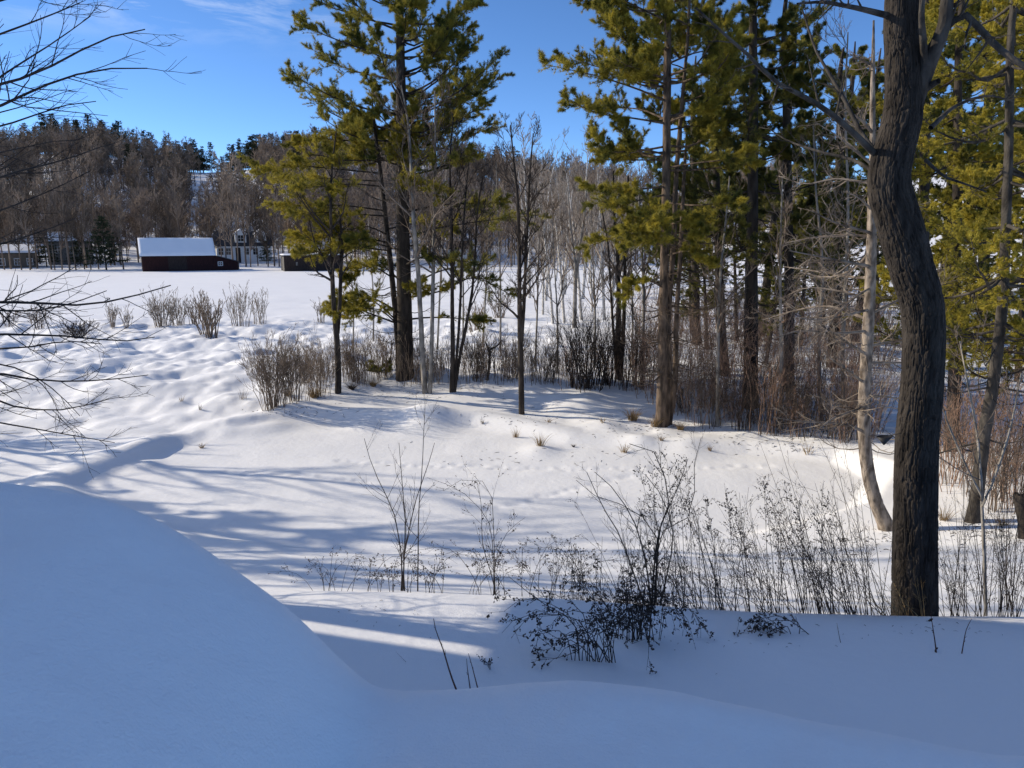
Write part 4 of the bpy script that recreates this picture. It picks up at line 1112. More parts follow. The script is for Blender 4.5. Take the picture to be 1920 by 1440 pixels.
# ------------------------------------------------------------------ the tree whose limbs hang in from the left
def left_tree():
    rng = np.random.default_rng(81)
    Y = 8.6; x = at(-260, 900, Y)[0]; base = np.array([x, Y, tz(x, Y)])
    tp = np.array([base - [0, 0, .2], base + [.05, 0, 2], base + [-.05, 0, 4.2], base + [.05, .1, 6.5], base + [0, .1, 9], base + [.1, .2, 12]])
    root = thing('maple_tree', 'leafless tree at the left margin, its dark limbs sweeping in across hill and field', 'bare tree', base)
    g = Geo(); rough_tube(g, tp, [.2, .17, .15, .13, .1, .05], 30, 90, rng, ridge=.015, freq=6, seed=4); g.build('trunk', M['oak'], root, origin=base)
    T = lambda py: trunk_at(tp, min(max(at(-260, py, Y)[2], base[2] + .5), base[2] + 11.5))
    g = Geo(); Ps = []
    for py, pts, r in [(200, [(-60, 170), (60, 140, .2), (140, 100, .3), (205, 70, .4), (272, 55, .5)], .028), (260, [(-60, 215), (40, 180, -.2), (110, 150, -.4), (190, 130, -.5), (276, 128, -.6)], .026), (140, [(-80, 90), (10, 60, .2), (90, 30, .3), (150, 5, .4)], .026), (60, [(-80, 20), (40, -10), (140, -30)], .024),
                       (300, [(-60, 250), (40, 225, .2), (110, 200, .3), (180, 190, .4)], .022), (240, [(-80, 190, .5), (20, 130, .8), (100, 80, 1), (170, 30, 1.2)], .022),
                       (420, [(-60, 350), (40, 320, -.2), (120, 300, -.3), (190, 275, -.4)], .022), (460, [(-60, 410, .3), (40, 380, .5), (110, 350, .6), (170, 320, .7)], .02), (500, [(-60, 470), (60, 440, -.2), (140, 410, -.3)], .02), (380, [(-60, 300), (30, 280, .4), (100, 265, .6), (150, 262, .8)], .018),
                       (610, [(-60, 570), (60, 568, -.2), (150, 572, -.3), (230, 560, -.4), (320, 535, -.5)], .026), (600, [(-60, 582, .3), (60, 583, .5), (130, 570, .6), (200, 545, .7)], .022), (660, [(-60, 630), (60, 628, .2), (150, 632, .3), (220, 640, .4), (290, 632, .4)], .024),
                       (700, [(-60, 660), (60, 650, -.3), (120, 640, -.5), (190, 645, -.6)], .02), (760, [(-60, 700), (50, 710, .1), (120, 715, .2), (200, 712, .2), (278, 703, .3)], .022), (800, [(-60, 745), (40, 765, -.2), (120, 768, -.3), (205, 748, -.4)], .02), (840, [(-60, 790), (40, 800, .2), (110, 812, .3), (215, 830, .4)], .018), (720, [(-80, 680, .6), (30, 690, .9), (100, 730, 1), (150, 780, 1.1)], .018)]:
        P = resample(np.vstack([T(py)[None], pxline(pts, Y - .2)]), 12); Ps.append((P, np.linspace(r, r * .22, 12)))
    P = np.array([p for p, r in Ps]); R = np.array([r for p, r in Ps]); tubes(g, P, R, 7)
    a, b = spawn(P, R, 11, rng, .3, 1, .24, (20, 48), 7, .12, .10, .55, .004, tipr=.35); tubes(g, a, b, 5)
    c, d = spawn(a, b, 5, rng, .15, 1, .5, (22, 48), 5, .12, .10, .6, .0028, tipr=.4); tubes(g, c, d, 3)
    U = rand_boughs(tp, base[2] + 6, base[2] + 11.7, 9, 2.6, 1.2, rng, elev=(15, 50))
    Pu = np.array([resample(p, 9) for p, r in U]); Ru = np.array([np.linspace(.028, .006, 9) for p, r in U]); tubes(g, Pu, Ru, 5)
    a, b = spawn(Pu, Ru, 6, rng, .2, 1, .4, (25, 50), 6, .2, .12, .5, .005); tubes(g, a, b, 3)
    g.build('limbs', M['dark_twig'], root, origin=base)


left_tree()

# trees standing left of the picture, whose shadows streak the pond
for i, (x, y, h, nb, lab) in enumerate([(-17.5, 15.5, 13, 34, 'bare tree left of the photo whose shadow streaks the lower pond'), (-21, 19.0, 15, 40, 'bare tree left of the photo beside the pond, shading its far bank'), (-26, 23.5, 14, 36, 'bare tree left of the photo at the marsh edge'), (-23.5, 16.5, 15, 40, 'broad bare tree left of the photo behind the house')]):
    rng = np.random.default_rng(90 + i)
    b = np.array([x, y, tz(x, y)])
    tp = np.array([b - [0, 0, .2], b + [.1, 0, h * .3], b + [-.1, .1, h * .6], b + [0, 0, h]])
    bare_tree('bare_tree', lab, b, [tp], [[.2, .16, .1, .02]], rng, M['oak'], M['dark_twig'], n=(nb, 7, 5), lens=(.28, .42, .45), t0=.25, group='bare trees left of the photo')

# ------------------------------------------------------------------ shrubs, weeds and grass
def multi_stem(n, h, spread, rng, r0=.012, rt=.003, K=6, br=(4, 3), brl=(.4, .45), basew=.15, curve=.3, ang=(18, 40), up=.35):
    """a many-stemmed bush from the ground: stems, side shoots, twigs"""
    g = Geo()
    a = rng.uniform(0, 2 * PI, n); t = rng.uniform(0, 1, n) ** .7 * spread
    H = h * rng.uniform(.55, 1.05, n)
    s = np.linspace(0, 1, K)
    b = np.stack([np.cos(a), np.sin(a)], -1) * (basew * rng.uniform(0, 1, n))[:, None]
    P = np.empty((n, K, 3))
    for k in range(K):
        out = (s[k] * (1 - curve) + curve * s[k] ** 2) * t * H
        P[:, k, 0] = b[:, 0] + np.cos(a) * out; P[:, k, 1] = b[:, 1] + np.sin(a) * out; P[:, k, 2] = s[k] * H - .1 * (k == 0)
    P[:, 1:] += rng.normal(size=(n, K - 1, 3)) * h * .015
    R = np.linspace(1, .3, K)[None] * (r0 * rng.uniform(.6, 1.2, n))[:, None]
    tubes(g, P, R, 4)
    Q, S = P, R
    for nn, ll in zip(br, brl):
        Q, S = spawn(Q, S, nn, rng, .25, 1, ll, ang, 5, up, .08, .55, rt); tubes(g, Q, S, 3)
    return g


def put(name, g, mat, loc, label, cat, group=None, rz=0):
    o = g.build(name, mat, None); o.location = tuple(float(c) for c in loc); o.rotation_euler = (0, 0, rz)
    return tag(o, label, cat, group)


def copy_to(o, loc, rz, sc, label, group=None):
    c = o.copy(); C.objects.link(c); c.location = tuple(float(v) for v in loc); c.rotation_euler = (0, 0, rz); c.scale = (sc, sc, sc) if np.isscalar(sc) else sc
    c['label'] = label
    if group: c['group'] = group
    return c


rng = np.random.default_rng(101)
def shrub_at(px, py, hpx, wpx, n, mat, label, group, seed, r0=.012, rt=.004, br=(4, 3), **kw):
    b = hit(px, py); d = b[1] / F; h = hpx * d * .98
    g = multi_stem(n, h, wpx / hpx * .55, np.random.default_rng(seed), r0, rt, br=br, basew=kw.pop('basew', .22) * h, **kw)
    return put('shrub', g, M[mat], b - [0, 0, .03], label, 'shrub', group)


FG = 'willow shrubs standing in the snowy field'
shrub_at(393, 631, 78, 62, 26, 'brown_twig', 'bushiest willow of the field row, dark footed, standing nearest of its row', FG, 1, .04, .016, (5, 3))
shrub_at(303, 612, 68, 58, 34, 'pale_twig', 'broad pale willow shrub left of the bushiest one in the field', FG, 2, .025, .014)
shrub_at(335, 610, 55, 30, 22, 'pale_twig', 'narrow pale willow shrub squeezed between the two broad ones', FG, 3, .025, .014)
shrub_at(366, 608, 50, 26, 16, 'brown_twig', 'small willow shrub half hidden behind the bushiest one', FG, 4, .025, .014)
shrub_at(450, 612, 74, 34, 22, 'pale_twig', 'tall narrow feathery willow right of the bushiest one', FG, 5, .022, .013)
shrub_at(488, 606, 58, 24, 16, 'pale_twig', 'small narrow feathery willow, last to the right in the field row', FG, 6, .022, .013)
shrub_at(602, 604, 45, 30, 14, 'pale_twig', 'small sparse willow alone in the field behind the dark two-stemmed tree', FG, 7, .022, .013)
shrub_at(212, 614, 46, 34, 16, 'pale_twig', 'low sparse willow left of the broad pale one in the field', FG, 8, .022, .013)
shrub_at(238, 614, 40, 26, 12, 'pale_twig', 'tiny pale willow between the low sparse one and the broad pale one', FG, 9, .022, .013)
shrub_at(72, 617, 44, 44, 20, 'brown_twig', 'low brown willow in the field near the left margin', FG, 10, .022, .013)
shrub_at(18, 612, 40, 40, 16, 'brown_twig', 'low brown willow at the very left margin of the field', FG, 15, .022, .013)
shrub_at(146, 634, 32, 100, 46, 'dark_twig', 'low dark spreading bush with dead brown tangle in the field at left', FG, 11, .02, .013, (4, 4))
shrub_at(935, 596, 50, 60, 30, 'brown_twig', 'rounded twiggy bush in the field seen between slender stems and the lone tree', FG, 12, .022, .014)
shrub_at(890, 620, 55, 50, 24, 'brown_twig', 'twiggy bush in the field behind the clump of three slender stems', FG, 13, .022, .014)
IG = 'shrubs on the snowy bank around the tallest pine'
shrub_at(514, 764, 140, 100, 70, 'brown_twig', 'largest grey leafless bush on the bank, left of the dark two-stemmed tree', IG, 21, .012, .006, (6, 4), basew=.16)
shrub_at(556, 752, 110, 55, 34, 'brown_twig', 'second leafless bush right beside the largest grey bush', IG, 22, .011, .006, (5, 4))
shrub_at(600, 742, 100, 60, 36, 'brown_twig', 'leafless bush close left of the dark two-stemmed trunk', IG, 23, .011, .006, (5, 4))
shrub_at(668, 715, 90, 60, 34, 'brown_twig', 'leafless bush between the dark two-stemmed tree and the green pine sapling', IG, 24, .011, .007, (5, 3))
shrub_at(725, 706, 85, 50, 30, 'brown_twig', 'leafless bush just left of the thick pine trunk', IG, 25, .011, .007, (5, 3))
shrub_at(895, 712, 100, 60, 34, 'brown_twig', 'leafless bush behind the crooked snag', IG, 26, .011, .007, (4, 3))
shrub_at(955, 712, 95, 60, 30, 'brown_twig', 'leafless bush right of the crooked snag, left of the lone tree', IG, 27, .011, .007, (4, 3))
shrub_at(1020, 712, 90, 60, 30, 'brown_twig', 'leafless bush right of the lone tree, in front of the birches', IG, 28, .011, .007, (4, 3))
TG = 'bushes of the right hand thicket'
shrub_at(1100, 728, 150, 110, 60, 'dark_twig', 'dense dark many-stemmed bush at the left end of the thicket', TG, 31, .016, .006, (5, 4))
shrub_at(1140, 722, 130, 80, 40, 'dark_twig', 'dark bush at the foot of the three-trunk clump', TG, 32, .014, .006, (5, 3))
shrub_at(1195, 725, 150, 90, 44, 'dark_twig', 'dark arching bush left of the three-stemmed pine', TG, 33, .014, .006, (5, 4))
tl = [(1222, 742, 192, 'red_twig', 'reddish bush behind the foot of the three-stemmed pine'), (1285, 775, 150, 'brown_twig', 'brown bush immediately right of the three-stemmed pine'), (1310, 765, 228, 'red_twig', 'tall reddish bush between the three-stemmed pine and the slim pale tree'), (1335, 800, 130, 'brown_twig', 'front row bush at the foot of the slim pale tree'),
      (1372, 790, 204, 'red_twig', 'reddish bush left of the dark pine trunk'), (1395, 805, 120, 'dark_twig', 'dark front row bush below the dark pine trunk'), (1435, 790, 180, 'brown_twig', 'brown bush right of the dark pine trunk'), (1450, 815, 130, 'dark_twig', 'dark front row bush below the slim grey tree'),
      (1490, 800, 228, 'red_twig', 'tall reddish bush right of the slim grey tree'), (1515, 820, 130, 'dark_twig', 'dark front row bush under the dead pale boughs'), (1550, 800, 240, 'red_twig', 'tallest reddish bush behind the dead pale boughs'), (1580, 825, 130, 'brown_twig', 'last front row bush beside the pale dead trunk'),
      (1610, 800, 204, 'red_twig', 'reddish bush hidden behind the pale dead trunk'), (1785, 900, 228, 'red_twig', 'reddish bush in the gap between oak and leaning hemlock'), (1900, 880, 252, 'red_twig', 'reddish bush behind the stump at the right edge'), (1255, 740, 204, 'red_twig', 'reddish bush showing through the stems of the three-stemmed pine'),
      (1420, 760, 240, 'red_twig', 'reddish bush behind the dark pine trunk'), (1350, 760, 216, 'red_twig', 'reddish bush behind the slim pale tree'), (1870, 960, 150, 'brown_twig', 'brown bush right of the leaning hemlock foot')]
for i, (px, py, hp, mt, lab) in enumerate(tl):
    shrub_at(px, py, hp, 120, 17, mt, lab, TG, 40 + i, .012, .005, (6, 5), curve=.5, ang=(25, 60))


def undergrowth():
    """the tangle of thin stems under the right hand wood that nobody could count"""
    rng = np.random.default_rng(140); g = Geo()
    for i in range(190):
        px = rng.uniform(1060, 1640) if i < 155 else rng.uniform(1770, 1930)
        lo = np.interp(px, [1060, 1200, 1300, 1600, 1770, 1930], [735, 745, 800, 830, 920, 960])
        py = lo - abs(rng.normal()) * 55
        b = hit(px, py)
        h = rng.uniform(.7, 2.8) if px > 1230 else rng.uniform(.5, 1.4)
        m = multi_stem(int(rng.integers(5, 12)), h, .35, rng, .009, .004, br=(3, 3), basew=.35)
        g.merge(m.xf(b - [0, 0, .03]), 0 if rng.random() < .45 else (1 if rng.random() < .6 else 2))
    for i in range(130):
        px = rng.uniform(1190, 1660); py = rng.uniform(585, 700); b = hit(px, py)
        m = multi_stem(int(rng.integers(5, 11)), rng.uniform(1.0, 3.4), .4, rng, .012, .007, br=(4, 3), basew=.6)
        g.merge(m.xf(b - [0, 0, .03]), 0 if rng.random() < .35 else 2)
    # thin wands along the far shore of the pond
    for i in range(230):
        px = rng.uniform(540, 1080); py = rng.uniform(690, 722); b = hit(px, py)
        m = multi_stem(int(rng.integers(3, 7)), rng.uniform(.8, 1.9), .22, rng, .008, .005, br=(3, 2), basew=.3); g.merge(m.xf(b - [0, 0, .03]), 2)
    o = g.build('undergrowth', [M['red_twig'], M['dark_twig'], M['brown_twig']]); tag(o, 'tangle of thin reddish and grey stems under the right hand wood', 'undergrowth', kind='stuff')


undergrowth()


def tuft_geo(n, h, rng, w=.012, spread=.5, droop=.3):
    g = Geo(); a = rng.uniform(0, 2 * PI, n); t = rng.uniform(0, 1, n) * spread; H = h * rng.uniform(.4, 1.05, n)
    K = 5; P = np.empty((n, K, 3)); s = np.linspace(0, 1, K); bw = rng.uniform(0, h * .25, n)
    for k in range(K):
        o = bw + t * H * s[k] + droop * H * s[k] ** 3 * t
        P[:, k] = np.stack([np.cos(a) * o, np.sin(a) * o, H * (s[k] - droop * t * s[k] ** 3) - .05 * (k == 0)], -1)
    R = np.linspace(1, .15, K)[None] * np.full((n, 1), w * .5); tubes(g, P, R, 3)
    return g


GG = 'dry grass tufts poking through the snow'
for i, (px, py, hp, n, sp, lab) in enumerate([(1013, 836, 28, 34, .7, 'largest dry straw tuft in the open at the far pond edge, orange at its foot'), (967, 820, 22, 22, .5, 'small upright straw tuft left of the largest open one'), (905, 794, 14, 12, .6, 'tiny dark grass tuft right of the hollow in the bank'),
                                              (1170, 848, 24, 26, .8, 'straw tuft with arching stems below the three-stemmed pine'), (1186, 788, 30, 90, .9, 'bushy orange-brown grass clump just left of the three-stemmed pine'), (1228, 800, 26, 60, .8, 'orange-brown grass at the foot of the three-stemmed pine'), (1275, 806, 20, 50, .9, 'flattened straw right of the foot of the three-stemmed pine'),
                                              (1130, 792, 12, 20, .9, 'small straw patch on the snow left of the bushy orange clump'), (1028, 792, 12, 18, .9, 'little straw patch beyond the largest open tuft'), (1075, 838, 8, 20, 1., 'low dark litter of grass right of the largest open tuft'), (378, 840, 12, 26, 1., 'small brown grass tuft on the snow rim at the left of the pond'),
                                              (590, 745, 26, 120, 1., 'low reddish-brown grass at the foot of the leafless bushes on the bank'), (540, 742, 22, 80, 1., 'olive-brown grass under the second leafless bush'), (700, 724, 16, 90, 1.2, 'low brown grass strip left of the thick pine trunk'), (660, 730, 16, 90, 1.2, 'low brown grass strip right of the dark two-stemmed tree'),
                                              (1770, 975, 36, 50, .9, 'orange straw clump against the right side of the oak'), (1880, 985, 30, 40, .9, 'straw clump between leaning hemlock and stump'), (375, 768, 14, 14, .6, 'faint grey grass blades on the marsh left of the bushes'), (455, 748, 30, 18, .5, 'thin upright grey grass left of the largest bush'), (340, 752, 14, 10, .6, 'sparse grass blades on the marsh farther left'),
                                              (1330, 845, 14, 16, .8, 'faint straw blades on the snow below the thicket'), (1240, 826, 12, 20, .9, 'faint straw patch below the three-stemmed pine'), (1515, 850, 30, 14, .7, 'greenish dry stalks at the right end of the pond')]):
    b = hit(px, py); h = hp * b[1] / F
    put('grass_tuft', tuft_geo(int(n * 1.3), h, np.random.default_rng(200 + i), .012 if b[1] > 15 else .008, sp), M['dark_twig' if 'dark' in lab else ('pale_twig' if 'gr' in lab and 'grey' in lab else 'straw')], b, lab, 'grass tuft', GG)


def sapling_pine():
    rng = np.random.default_rng(230); b = hit(712, 708); d = b[1] / F
    root = thing('pine_sapling', 'small bright green pine sapling left of the thick pine trunk', 'sapling', b)
    h = 52 * d; tp = np.array([b - [0, 0, .1], b + [0, 0, h * .5], b + [.02, 0, h]])
    g = Geo(); tubes(g, resample(tp, 6)[None], np.linspace(.02, .004, 6)[None], 6); g.build('trunk', M['pine_bark'], root, origin=b)
    gl = Geo(); gn = Geo(); P, R = pine_limbs(None, None, rand_boughs(tp, b[2] + .25, b[2] + h * .95, 16, 28 * d, 10 * d, rng, elev=(10, 35)), rng)
    foliage(gl, gn, P, R, rng, sub=4, twigs=4, tuft=3, blade=7, nl=.09, nw=.014, t0=.3)
    gl.build('limbs', M['pine_bark'], root, origin=b); gn.build('crown', M['needle'], root, origin=b, smooth=False)


sapling_pine()


# ---- weeds in front
def seeds(g, pos, ax, rng, size=.012, mi=1):
    """dry seed heads / curled leaves: little crumpled diamonds"""
    N = len(pos); d = nrm(ax + rng.normal(size=pos.shape) * .5 + [0, 0, -.5]); s = nrm(np.cross(d, rng.normal(size=pos.shape))); u = np.cross(d, s)
    L = (size * rng.uniform(.6, 1.5, N))[:, None]; W = L * rng.uniform(.25, .5, N)[:, None]
    V = np.stack([pos, pos + d * L * .5 + s * W, pos + d * L, pos + d * L * .5 - s * W, pos + d * L * .5 + u * W * .8, pos + d * L * .5 - u * W * .8], 1).reshape(-1, 3)
    b = np.arange(N)[:, None] * 6
    t = np.concatenate([b + np.array([[0, 1, 4]]), b + np.array([[1, 2, 4]]), b + np.array([[2, 3, 4]]), b + np.array([[3, 0, 4]]), b + np.array([[1, 0, 5]]), b + np.array([[2, 1, 5]]), b + np.array([[3, 2, 5]]), b + np.array([[0, 3, 5]])])
    g.add(V, None, t, mi)


def base_at(px, py, Y):
    x = at(px, py, Y)[0]; return np.array([x, Y, tz(x, Y)])


def px_weed(name, label, cat, base, stems, r0, rng, br=(6, 4), brl=(.25, .4), Y=None, seedn=0, seedsize=.012, mats=('dark_twig', 'weed'), group=None, rt=.0016, up=.3, ang=(25, 50), K=9, drop=0, seedfrom=0, dyr=.25):
    Y = base[1] if Y is None else Y
    g = Geo(); Ps = []
    for st in stems:
        o = rng.uniform(-dyr, dyr)
        P = pxline(st, Y, dy=[o * i / max(1, len(st) - 1) for i in range(len(st))])
        if drop == 0 and P[0, 2] > tz(P[0, 0], P[0, 1]) - .02 and P[0, 2] - tz(P[0, 0], P[0, 1]) < .8:
            P = np.vstack([[[P[0, 0], P[0, 1], tz(P[0, 0], P[0, 1]) - .05]], P])
        Ps.append(resample(P, K))
    P = np.array(Ps); R = np.linspace(1, .3, K)[None] * (r0 * rng.uniform(.75, 1.15, len(P)))[:, None]
    tubes(g, P, R, 6)
    Q, S = P, R; last = [(P, R)]
    for nn, ll in zip(br, brl):
        Q, S = spawn(Q, S, nn, rng, .2, 1, ll, ang, 5, up, .10, .55, rt); tubes(g, Q, S, 4 if len(Q) < 400 else 3); last.append((Q, S))
    if seedn:
        for (q, s) in last[seedfrom:]:
            par = np.repeat(np.arange(len(q)), seedn); t = rng.uniform(.35, 1, len(par)); pos, ax, _ = lerp_poly(q, s, par, t); seeds(g, pos, ax, rng, seedsize)
    o = g.build(name, [M[m] for m in mats], None, origin=base); tag(o, label, cat, group)
    return o


r = np.random.default_rng(300)


def canes(x0, x1, n, lean, h, seed):
    q = np.random.default_rng(seed); out = []
    for i in range(n):
        x = q.uniform(x0, x1); l = q.normal() * lean; hh = h * q.uniform(.45, 1.15)
        out.append([(x, 1112), (x + l * .2, 1112 - hh * .5), (x + l * .6, 1112 - hh * .95), (x + l * 1.3, 1112 - hh * q.uniform(.7, 1.0))])
    return out
WG = 'leafless saplings and weeds growing beyond the snow lip'
px_weed('sapling', 'bare sapling with two upright stems before the pond, its tip reaching the far bank', 'sapling', base_at(765, 1095, 9.4), [[(752, 1110), (754, 1060), (748, 1010), (738, 960), (722, 925), (705, 890), (690, 850), (683, 822)], [(755, 1110), (758, 1040), (760, 980), (756, 930), (752, 880), (748, 830)],
        [(783, 1110), (784, 1040), (785, 960), (790, 900), (793, 850), (795, 800), (797, 765)], [(757, 1050), (770, 980), (782, 930), (800, 880), (815, 830)]], .010, r, (9, 4), (.28, .4), group=WG)
px_weed('bramble', 'low tangled bramble with small dark leaves at the foot of the two-stemmed sapling', 'bramble', base_at(760, 1095, 9.1), canes(690, 835, 18, 42, 72, 1), .0045, r, (5, 3), (.3, .4), seedn=2, seedsize=.016, group=WG)
px_weed('bramble', 'sparse low bramble with dry leaves left of the two-stemmed sapling', 'bramble', base_at(640, 1095, 9.0), canes(575, 700, 11, 45, 70, 2), .0035, r, (5, 3), (.3, .4), seedn=1, seedsize=.016, group=WG)
px_weed('bramble', 'arching bramble cane curving over from the two-stemmed sapling to the right', 'bramble', base_at(925, 1100, 9.2), [[(926, 1115), (925, 1050), (920, 990), (905, 960), (870, 925), (830, 905), (800, 895)], [(928, 1115), (927, 1040), (925, 980), (922, 930), (910, 905), (880, 898), (850, 905), (832, 920)], [(927, 1110), (930, 1050), (950, 1000), (985, 970)], [(925, 1090), (905, 1020), (903, 950), (895, 910)]], .0065, r, (7, 4), (.28, .4), seedn=1, seedsize=.02, group=WG)
px_weed('bramble', 'low leafy tangle between the arching bramble and the tall goldenrod bush', 'bramble', base_at(980, 1110, 8.9), canes(880, 1110, 26, 40, 88, 3), .004, r, (6, 3), (.3, .4), seedn=2, seedsize=.016, group=WG)
px_weed('weed', 'tall twiggy bush with curved arms right of centre, feathery seed plumes at its top', 'weed', base_at(1220, 1140, 8.3), [[(1225, 1190), (1228, 1100), (1232, 1010), (1200, 965), (1150, 940), (1105, 925), (1080, 900)], [(1225, 1190), (1230, 1080), (1240, 1000), (1290, 970), (1302, 930), (1300, 880), (1310, 840), (1315, 820)], [(1222, 1190), (1225, 1080), (1235, 1000), (1255, 940), (1245, 890), (1228, 850), (1215, 835), (1180, 832)],
        [(1226, 1190), (1232, 1060), (1240, 980), (1265, 930), (1280, 890), (1290, 860)], [(1224, 1180), (1215, 1080), (1200, 1010), (1180, 960), (1140, 905), (1115, 885)], [(1224, 1180), (1190, 1080), (1160, 1000), (1130, 950), (1100, 885)], [(1226, 1190), (1250, 1080), (1262, 1000), (1240, 930), (1210, 890)]], .011, r, (8, 4), (.25, .4), seedn=0, group=WG)
# feathery goldenrod stems
def goldenrod(px, py, tipx, tipy, Y, rng):
    g = Geo()
    P = resample(pxline([(px, py), (px + (tipx - px) * .25, py + (tipy - py) * .4), (px + (tipx - px) * .6, py + (tipy - py) * .75), (tipx, tipy)], Y), 10); P[0, 2] = tz(P[0, 0], P[0, 1]) - .05
    R = np.linspace(.0042, .0014, 10); tubes(g, P, R, 5)
    Q, S = spawn(P[None], R[None], 22, rng, .55, 1, .11, (25, 50), 6, -.25, .06, .5, .0012, taper=.3); tubes(g, Q, S, 3)
    par = np.repeat(np.arange(len(Q)), 8); t = rng.uniform(.15, 1, len(par)); pos, ax, _ = lerp_poly(Q, S, par, t); seeds(g, pos, ax, rng, .015)
    Q, S = spawn(P[None], R[None], 14, rng, .1, .6, .05, (40, 80), 4, -.4, .1, .4, .001)
    tubes(g, Q, S, 3); seeds(g, Q[:, -1], nrm(Q[:, -1] - Q[:, 0]), rng, .02)
    return g, P[0]


gi = 0
gl = ['goldenrod plume among the weeds %s' % s for s in ('behind the tall twiggy bush', 'leaning over the top of the tall twiggy bush', 'just right of the tall twiggy bush', 'two steps right of the tall twiggy bush')]
GR = 'dry goldenrod stems beyond the snow lip'
gold = [(1232, 1150, 1222, 868), (1248, 1150, 1238, 855), (1270, 1150, 1250, 862), (1285, 1150, 1272, 868), (1300, 1150, 1286, 860), (1320, 1155, 1262, 880), (1240, 1150, 1200, 885), (1350, 1155, 1322, 935), (1380, 1155, 1358, 905), (1400, 1155, 1380, 950), (1420, 1155, 1362, 940), (1440, 1155, 1432, 900), (1470, 1155, 1446, 930), (1500, 1155, 1462, 960), (1520, 1155, 1500, 975), (1540, 1155, 1470, 905), (1560, 1158, 1530, 960), (1600, 1158, 1545, 930)]
for i, (a, b, c, d) in enumerate(gold):
    g, p0 = goldenrod(a, b, c, d, 8.1 + r.uniform(-.25, .5), r)
    o = g.build('goldenrod', [M['dark_twig'], M['weed']], None, origin=p0); tag(o, 'dry feathery goldenrod stem in the weed row between the twiggy bush and the oak', 'weed', GR)


def weed_clump(label, pxs, n, hp, lean, Y, seed, seedn=2, ss=.011, mats=('dark_twig', 'weed'), br=(5, 3), r0=.0045):
    rng = np.random.default_rng(seed); st = []
    for i in range(n):
        x = rng.uniform(*pxs); h = hp * rng.uniform(.3, 1.15); l = lean * rng.uniform(.1, 1.5) + rng.normal() * 34
        st.append([(x, 1165), (x + l * .3, 1165 - h * .4), (x + l * .7, 1165 - h * .75), (x + l, 1165 - h)])
    px_weed('weed', label, 'weed', base_at(sum(pxs) / 2, 1150, Y), st, r0, rng, br, (.22, .4), seedn=seedn, seedsize=ss, mats=mats, group='clumps of dead weeds along the snow lip', seedfrom=1, dyr=.5)


weed_clump('dense dark weed clump at the foot of the tall twiggy bush', (1170, 1290), 40, 200, -20, 8.2, 401)
weed_clump('leaning dark weeds right of the tall twiggy bush', (1290, 1380), 38, 220, -55, 8.2, 402)
weed_clump('leaning dark weeds in the middle of the weed row', (1390, 1480), 36, 220, -60, 8.25, 403)
weed_clump('leaning dark weeds left of the oak, thickest part of the row', (1480, 1570), 40, 230, -60, 8.2, 404)
weed_clump('tall thin weeds crowding the left side of the oak', (1570, 1668), 38, 260, -70, 8.1, 405, seedn=1)
weed_clump('tall bare stems reaching in front of the pale dead tree', (1500, 1660), 14, 380, -90, 8.5, 406, seedn=0, r0=.005, br=(6, 4))
weed_clump('pale dry stems brushing the foot of the oak', (1655, 1735), 22, 90, -25, 7.95, 407, seedn=0, mats=('straw', 'straw'))
weed_clump('dark weeds at the right margin beside the forked sapling', (1860, 1935), 34, 230, 10, 8.3, 408)
weed_clump('thin weeds between the oak and the forked sapling', (1765, 1850), 30, 210, -25, 8.4, 409, seedn=1)
weed_clump('tall wands at the right edge beyond the stump', (1780, 1930), 16, 420, -10, 9.0, 410, seedn=0, br=(7, 4), r0=.005)
weed_clump('low dark weeds left of the tall twiggy bush', (1040, 1170), 34, 150, -10, 8.4, 411)


def droop_weed(label, bpx, Y, arms, seed, ss=.013, spread=45):
    rng = np.random.default_rng(seed)
    base = hit(bpx[0], bpx[1]); Y = float(base[1])
    more = []
    for a in arms:
        for c in range(3):
            dx = rng.uniform(-1, 1) * spread; dy = rng.uniform(-8, 4)
            more.append([(p[0] + dx * (1 - .5 * j / len(a)) + rng.normal() * 5 * j, p[1] + dy + rng.normal() * 5 * j) for j, p in enumerate(a)])
    px_weed('weed', label, 'weed', base, more, .0045, rng, (9, 3), (.15, .4), seedn=7, seedsize=ss, group='dark drooping weeds on the near snow', up=-.35, ang=(30, 70), seedfrom=0, dyr=.2, drop=1)


droop_weed('large dark drooping weed bowed over the shaded terrace, seed clusters brushing the snow', (1110, 1240), 6.9, [[(1115, 1250), (1112, 1200), (1090, 1150), (1040, 1125), (985, 1120), (952, 1145)], [(1118, 1250), (1115, 1210), (1075, 1165), (1020, 1145), (975, 1150), (948, 1185)], [(1112, 1250), (1115, 1190), (1150, 1170), (1180, 1190), (1195, 1225)],
           [(1110, 1245), (1085, 1205), (1045, 1215), (1010, 1230), (985, 1245)], [(1112, 1248), (1095, 1190), (1060, 1180), (1040, 1200), (1020, 1240)], [(1114, 1248), (1130, 1200), (1140, 1150), (1120, 1100), (1085, 1080)], [(1110, 1245), (1100, 1180), (1085, 1130), (1060, 1090)], [(1112, 1245), (1120, 1195), (1160, 1160), (1215, 1165)]], 421)
droop_weed('dark hanging weed bundle below the tall twiggy bush at left', (1175, 1200), 7.35, [[(1174, 1205), (1176, 1150), (1180, 1090), (1190, 1050)], [(1174, 1205), (1180, 1140), (1195, 1120), (1205, 1190)], [(1172, 1205), (1165, 1150), (1150, 1120), (1135, 1160)], [(1174, 1205), (1184, 1130), (1180, 1100), (1165, 1150)]], 422, spread=22)
